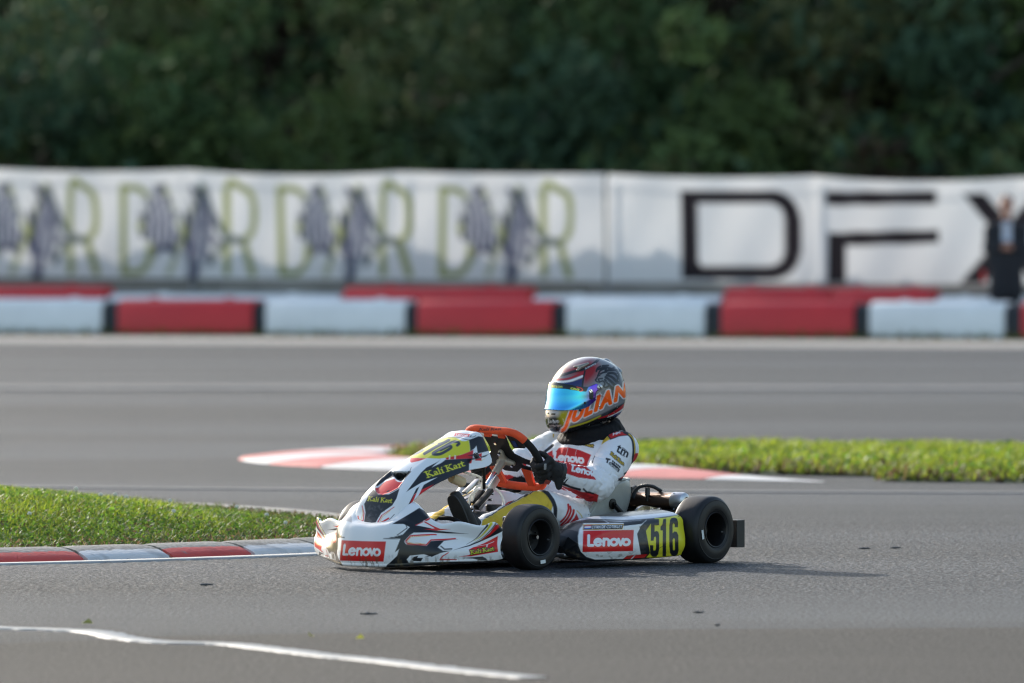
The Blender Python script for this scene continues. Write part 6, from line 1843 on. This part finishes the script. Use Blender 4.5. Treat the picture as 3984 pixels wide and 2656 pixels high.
# driver's name along the jaw
quad = TS([(575, 1160), (1515, 705), (1490, 500), (625, 925)])
lo, wd = text_loops('JULIAN', 0.13)
lo = [l + np.stack([0.18 * l[:, 1] / 0.72 - 0.06, 0 * l[:, 1]], 1) for l in lo]
pr.text('JULIAN', quad, (0.95, 0.115, 0.006), outline=(0.62, 0.62, 0.62), ow=4.4, grow=4.4, loops=lo, width=wd)
pr.text('Jochem', TS([(315, 1120), (490, 1115), (495, 1055), (315, 1050)]), WHT)
pr.text('vtimmerfabriek', TS([(345, 1170), (530, 1165), (530, 1140), (345, 1145)]), (0.5, 0.4, 0.38))
pr.text('SLGRAFICS', TS([(890, 300), (1055, 220), (1050, 200), (885, 278)]), WHT)
nsp = rng.random(len(Vh)) < 0.0016
pr.c[nsp] = (0.7, 0.7, 0.7)
me = make_mesh('helmet', Vh, grid_faces(nphi, nb_)); 
I = np.arange(nphi * nb_).reshape(nphi, nb_)
Fw = np.vstack([grid_faces(nphi, nb_), np.stack([I[-1, :-1], I[-1, 1:], I[0, 1:], I[0, :-1]], -1)])
me = make_mesh('helmet', Vh, Fw); set_color(me, pr.c)
M_HELM = mat('helmet_paint', WHT, 0.18, attr='livery', coat=0.15, spec=0.4)
helmet = obj('helmet', me, M_HELM, man)
# side plugs closing the two poles
# visor: a curved lens standing just proud of the shell
def visor_patch(name, poly, off, m, colfn=None, fine=True):
    nph, nbb = (260, 240)
    ph = np.linspace(0.4, 2.6, nph); be = np.linspace(-1.5, 1.5, nbb)
    L = np.stack([helm(b, interp(A, Rd, ph), a00 - ph, off) for b in be], 1)
    Pk = to_kart(L); Lm = L.copy(); Lm[..., 1] = np.abs(Lm[..., 1])
    u = img_px(to_kart(Lm).reshape(-1, 3), p0)
    poly = np.array(poly); ins = inside(u, poly)
    Fv = grid_faces(nph, nbb); Fv = Fv[ins[Fv].all(1)]
    used = np.unique(Fv); re = np.full(nph * nbb, -1); re[used] = np.arange(len(used))
    V = Pk.reshape(-1, 3)[used]
    me = make_mesh(name, V, re[Fv])
    if colfn is not None:
        set_color(me, colfn(img_px(V, p0), u[used], V))
    o = obj(name, me, m, helmet)
    so = o.modifiers.new('t', 'SOLIDIFY'); so.thickness = 0.003; so.offset = 0
    return o
vis = TS([(200, 480), (400, 487), (600, 520), (780, 555), (935, 565), (1050, 518), (1110, 520), (1150, 560), (1165, 620), (1130, 690), (1040, 780), (940, 865), (850, 905), (720, 925), (520, 930), (330, 915), (200, 900)])
def vcol(u, um, V):
    c = np.zeros((len(u), 3)); x = um[:, 0]; y = um[:, 1]
    k = np.clip((x - 2160) / 110, 0, 1)[:, None]; k2 = np.clip((x - 2255) / 45, 0, 1)[:, None]; yy = np.clip((y - 1510) / 80, 0, 1)[:, None]
    base = np.array((0.02, 0.42, 0.72)) * (1 - k) + np.array((0.03, 0.60, 0.60)) * k
    base = base * (1 - 0.55 * yy) + np.array((0.02, 0.16, 0.75)) * 0.55 * yy
    vio = np.array((0.09, 0.03, 0.42))
    c = base * (1 - k2) + vio * k2
    pv = Print(u, (0, 0, 0)); pv.c = c
    pm = Print(um, (0, 0, 0), uvm=um); pm.c = pv.c
    pm.poly(TS([(180, 478), (400, 485), (600, 518), (780, 552), (940, 570), (905, 640), (830, 636), (600, 600), (385, 585), (180, 590)]), (0.010, 0.012, 0.012))
    pm.stroke(TS([(300, 487), (420, 490), (620, 520), (780, 552)]), 2, (0.03, 0.30, 0.40))
    pm.uv = u
    pm.text('kartcrg.com', TS([(330, 572), (545, 580), (548, 540), (340, 528)]), (0.62, 0.62, 0.10))
    pm.text('CRG', TS([(668, 602), (795, 622), (800, 598), (672, 575)]), (0.62, 0.60, 0.05), grow=0.6)
    pm.stroke(TS([(760, 568), (830, 590), (850, 620), (810, 636)]), 3, (0.7, 0.06, 0.02))
    return pm.c
M_VIS = mat('mirror_visor', (0.1, 0.4, 0.8), 0.08, 0.75, attr='livery', coat=0.6)
visor = visor_patch('visor', vis, 0.006, M_VIS, vcol)
def on_helm(pxy, off):       # a place on the left side of the shell
    d = np.hypot(*(uvh - np.array(pxy)).T) + np.where((Nv @ DIR) > 0.1, 0, 1e6)
    i = int(np.argmin(d)); return Vh[i] + Nv[i] * off, Nv[i]
for (x, y, r, m_) in ((1100, 575, 0.0125, M_ALU), (962, 628, 0.0085, M_STEEL)):
    c, n = on_helm(TS([(x, y)])[0], 0.006)
    b_ = MB().lathe([(0, 0.006), (r * .7, 0.006), (r, 0.003), (r, -0.004)], c, n, 24).build('visor_screw', m_, visor)
    uax = np.cross(n, (0, 0, 1)); uax /= np.linalg.norm(uax); wax = np.cross(n, uax)
    MB().box(c + n * 0.0062, (r * 0.3, r * 1.2, 0.0012), np.column_stack([uax * .8 + wax * .6, wax * .8 - uax * .6, n])).build('screw_slot', M_BLKM, b_)
c, n = on_helm(TS([(975, 700)])[0], 0.004)
uax = np.cross(n, (0, 0, 1)); uax /= np.linalg.norm(uax); wax = np.cross(n, uax)
MB().box(c, (0.020, 0.032, 0.010), np.column_stack([uax, wax, n]), bev=0.004).build('visor_hinge', M_BLACKP, helmet)
for x, y in ((800, 918), (878, 812)):
    c, n = on_helm(TS([(x, y)])[0], 0.008)
    MB().lathe([(0, 0.004), (0.005, 0.003), (0.006, -0.002)], c, n, 12).build('visor_tab', M_BLACKP, visor)
c, n = on_helm(TS([(1105, 860)])[0], 0.001)
MB().lathe([(0, 0.003), (0.004, 0.002), (0.005, -0.001)], c, n, 12).build('stud', M_STEEL, helmet)
# chin vents and crown vent
for (x, y, w) in ((408, 982, 0.024), (325, 965, 0.008)):
    c, n = on_helm(TS([(x, y)])[0], 0.0005)
    uax = np.cross((0, 0, 1), n); uax /= np.linalg.norm(uax); wax = np.cross(n, uax)
    MB().box(c, (w, 0.006, 0.003), np.column_stack([uax, wax, n]), bev=0.001).build('chin_vent', M_BLKM, helmet)
M_VENT = mat('vent_smoke', (0.25, 0.22, 0.19), 0.2, 0.4, coat=0.5)
c, n = on_helm(TS([(830, 270)])[0], 0.003); c2, _ = on_helm(TS([(930, 225)])[0], 0.004); c3, _ = on_helm(TS([(730, 265)])[0], 0.002); c4, _ = on_helm(TS([(770, 320)])[0], 0.002)
Vv_, _, Fv_ = fuse([(tuple(c), .010, tuple(c2), .006), (tuple(c), .010, tuple(c3), .005), (tuple(c), .009, tuple(c4), .005)], 0.002, 3)
obj('crown_vent', make_mesh('vent', Vv_, Fv_), M_VENT, helmet)
# rear spoiler bulge
q1 = to_kart(np.array([[-.088, 0.0, .118]]))[0]; q2 = to_kart(np.array([[-.122, .045, .085]]))[0]; q3 = to_kart(np.array([[-.122, -.045, .085]]))[0]; q4 = to_kart(np.array([[-.133, 0, .085]]))[0]
Vv_, _, Fv_ = fuse([(tuple(q1), .024, tuple(q2), .020), (tuple(q1), .024, tuple(q3), .020), (tuple(q1), .026, tuple(q4), .022), (tuple(q2), .02, tuple(q4), .022), (tuple(q3), .02, tuple(q4), .022)], 0.004, 6)
M_SPOIL = mat('spoiler_grey', (0.17, 0.19, 0.22), 0.18, coat=0.7)
obj('rear_spoiler', make_mesh('spoiler', Vv_, Fv_), M_SPOIL, helmet)
# glove print: small grey maker's patch and red strip
def patch(name, px, mat_, w, h, tilt):
    i = None
    go = gl.data; n = len(go.vertices)
    Vg = np.empty(n * 3, np.float32); go.vertices.foreach_get('co', Vg); Vg = Vg.reshape(-1, 3).astype(float)
    Ng = np.empty(n * 3, np.float32); go.vertices.foreach_get('normal', Ng); Ng = Ng.reshape(-1, 3).astype(float)
    ug = img_px(Vg, (.45, .18, .41))
    d = np.hypot(*(ug - np.array(px)).T) + np.where(Ng @ DIR > 0.25, 0, 1e6)
    j = int(np.argmin(d)); c = Vg[j]; nn = Ng[j]
    u = np.cross((0, 0, 1), nn); u /= np.linalg.norm(u); v = np.cross(nn, u)
    cs, sn = math.cos(tilt), math.sin(tilt); u, v = u * cs + v * sn, v * cs - u * sn
    return MB().box(c + nn * 0.001, (w, h, 0.003), np.column_stack([u, v, nn]), bev=0.001).build(name, mat_, gl)
patch('patch', TF([(200, 860)])[0], M_PATCH, 0.010, 0.026, 0.10)
patch('patch', TF([(245, 1150)])[0], M_PATCHR, 0.022, 0.024, -0.5)

# ================================================================== SPECTATOR
sx, sy = bl(s_at(3915, 0.75), 0.75)
spec = empty('person', (sx, sy, 0.012), R(0)); tag(spec, 'man in dark jacket and white shirt standing behind the barrier, hands clasped', 'person')
M_DARK = mat('dark_clothes', (0.014, 0.016, 0.022), 0.85, attr='livery', var=0.1, vscale=10)
M_SKIN = mat('skin', (0.45, 0.22, 0.15), 0.5, var=0.08)
M_HAIR = mat('hair', (0.05, 0.035, 0.025), 0.7)
cp_ = []
for s in (-1, 1):
    cp_ += [((s * .09, 0, .90), .095, (s * .10, -.01, .50), .068), ((s * .10, -.01, .50), .066, (s * .11, .02, .09), .050), ((s * .11, .02, .07), .05, (s * .13, -.12, .045), .042),
            ((s * .19, 0, 1.40), .066, (s * .25, .02, 1.12), .052), ((s * .25, .02, 1.12), .052, (s * .07, -.17, 1.14), .042)]
cp_ += [((-.08, 0, .93), .12, (.08, 0, .93), .12), ((0, 0, .95), .13, (0, 0, 1.20), .135), ((-.07, 0, 1.20), .125, (.07, 0, 1.20), .125), ((-.12, 0, 1.38), .085, (.12, 0, 1.38), .085), ((0, 0, 1.40), .09, (0, 0, 1.48), .060)]
cp_ += [((-.09, 0, .58), .13, (-.07, 0, 1.0), .14), ((.09, 0, .58), .13, (.07, 0, 1.0), .14), ((-.17, 0, .95), .085, (-.20, 0, 1.34), .09), ((.17, 0, .95), .085, (.20, 0, 1.34), .09)]
V, N, F = fuse(cp_, 0.014, 6)
cs = np.tile(np.array((0.014, 0.016, 0.022)), (len(V), 1))
cs[(np.abs(V[:, 0]) < 0.055) & (V[:, 2] > 1.22) & (V[:, 2] < 1.46) & (N[:, 1] < -0.2)] = (0.55, 0.58, 0.66)
cs[(V[:, 2] < 0.09)] = (0.02, 0.02, 0.02)
me = make_mesh('body', V, F); set_color(me, cs); obj('body', me, M_DARK, spec)
hd = [((0, -.01, 1.66), .082, (0, -.012, 1.70), .085), ((0, -.02, 1.60), .062, (0, -.022, 1.66), .075), ((0, 0, 1.46), .055, (0, 0, 1.60), .055), ((0, -.095, 1.655), .012, (0, -.108, 1.635), .014), ((-.083, 0, 1.65), .016, (-.085, .004, 1.675), .014), ((.083, 0, 1.65), .016, (.085, .004, 1.675), .014)]
V, N, F = fuse(hd, 0.007, 3); head = obj('head', make_mesh('head', V, F), M_SKIN, spec)
for s in (-1, 1):
    MB().lathe([(0, .006), (.010, .003), (.012, -.003)], (s * .032, -.092, 1.675), (0, -1, 0), 12).build('eye', mat('eye_dark', (0.03, 0.02, 0.02), 0.3), head)
MB().box((0, -.094, 1.600), (.05, .008, .010), bev=.003).build('mouth', mat('lips', (0.30, 0.10, 0.08), 0.5), head)
V, N, F = fuse([((0, .015, 1.71), .086, (0, .02, 1.72), .085), ((0, .04, 1.66), .070, (0, .04, 1.70), .075)], 0.008, 3)
V[:, 1] = np.maximum(V[:, 1], -0.055 + np.clip(1.76 - V[:, 2], 0, 1) * 0.6)
obj('hair', make_mesh('hair', V, F), M_HAIR, spec)
for s in (-1, 1):
    hc = [((s * .055, -.175, 1.14), .034, (s * .012, -.205, 1.155), .030)]
    for k in range(4): hc.append(((s * .012, -.212, 1.175 - k * .016), .010, (-s * .030, -.222 + .006 * s, 1.180 - k * .017), .009))
    hc.append(((s * .040, -.19, 1.165), .012, (s * .008, -.20, 1.198), .010))
    V, N, F = fuse(hc, 0.005, 2); obj('hand', make_mesh('hand', V, F), M_SKIN, spec)
# red badge hanging at the hip
MB().box((-.29, -.02, .78), (.05, .02, .16), bev=.01).build('red_cloth', M_RED, spec)
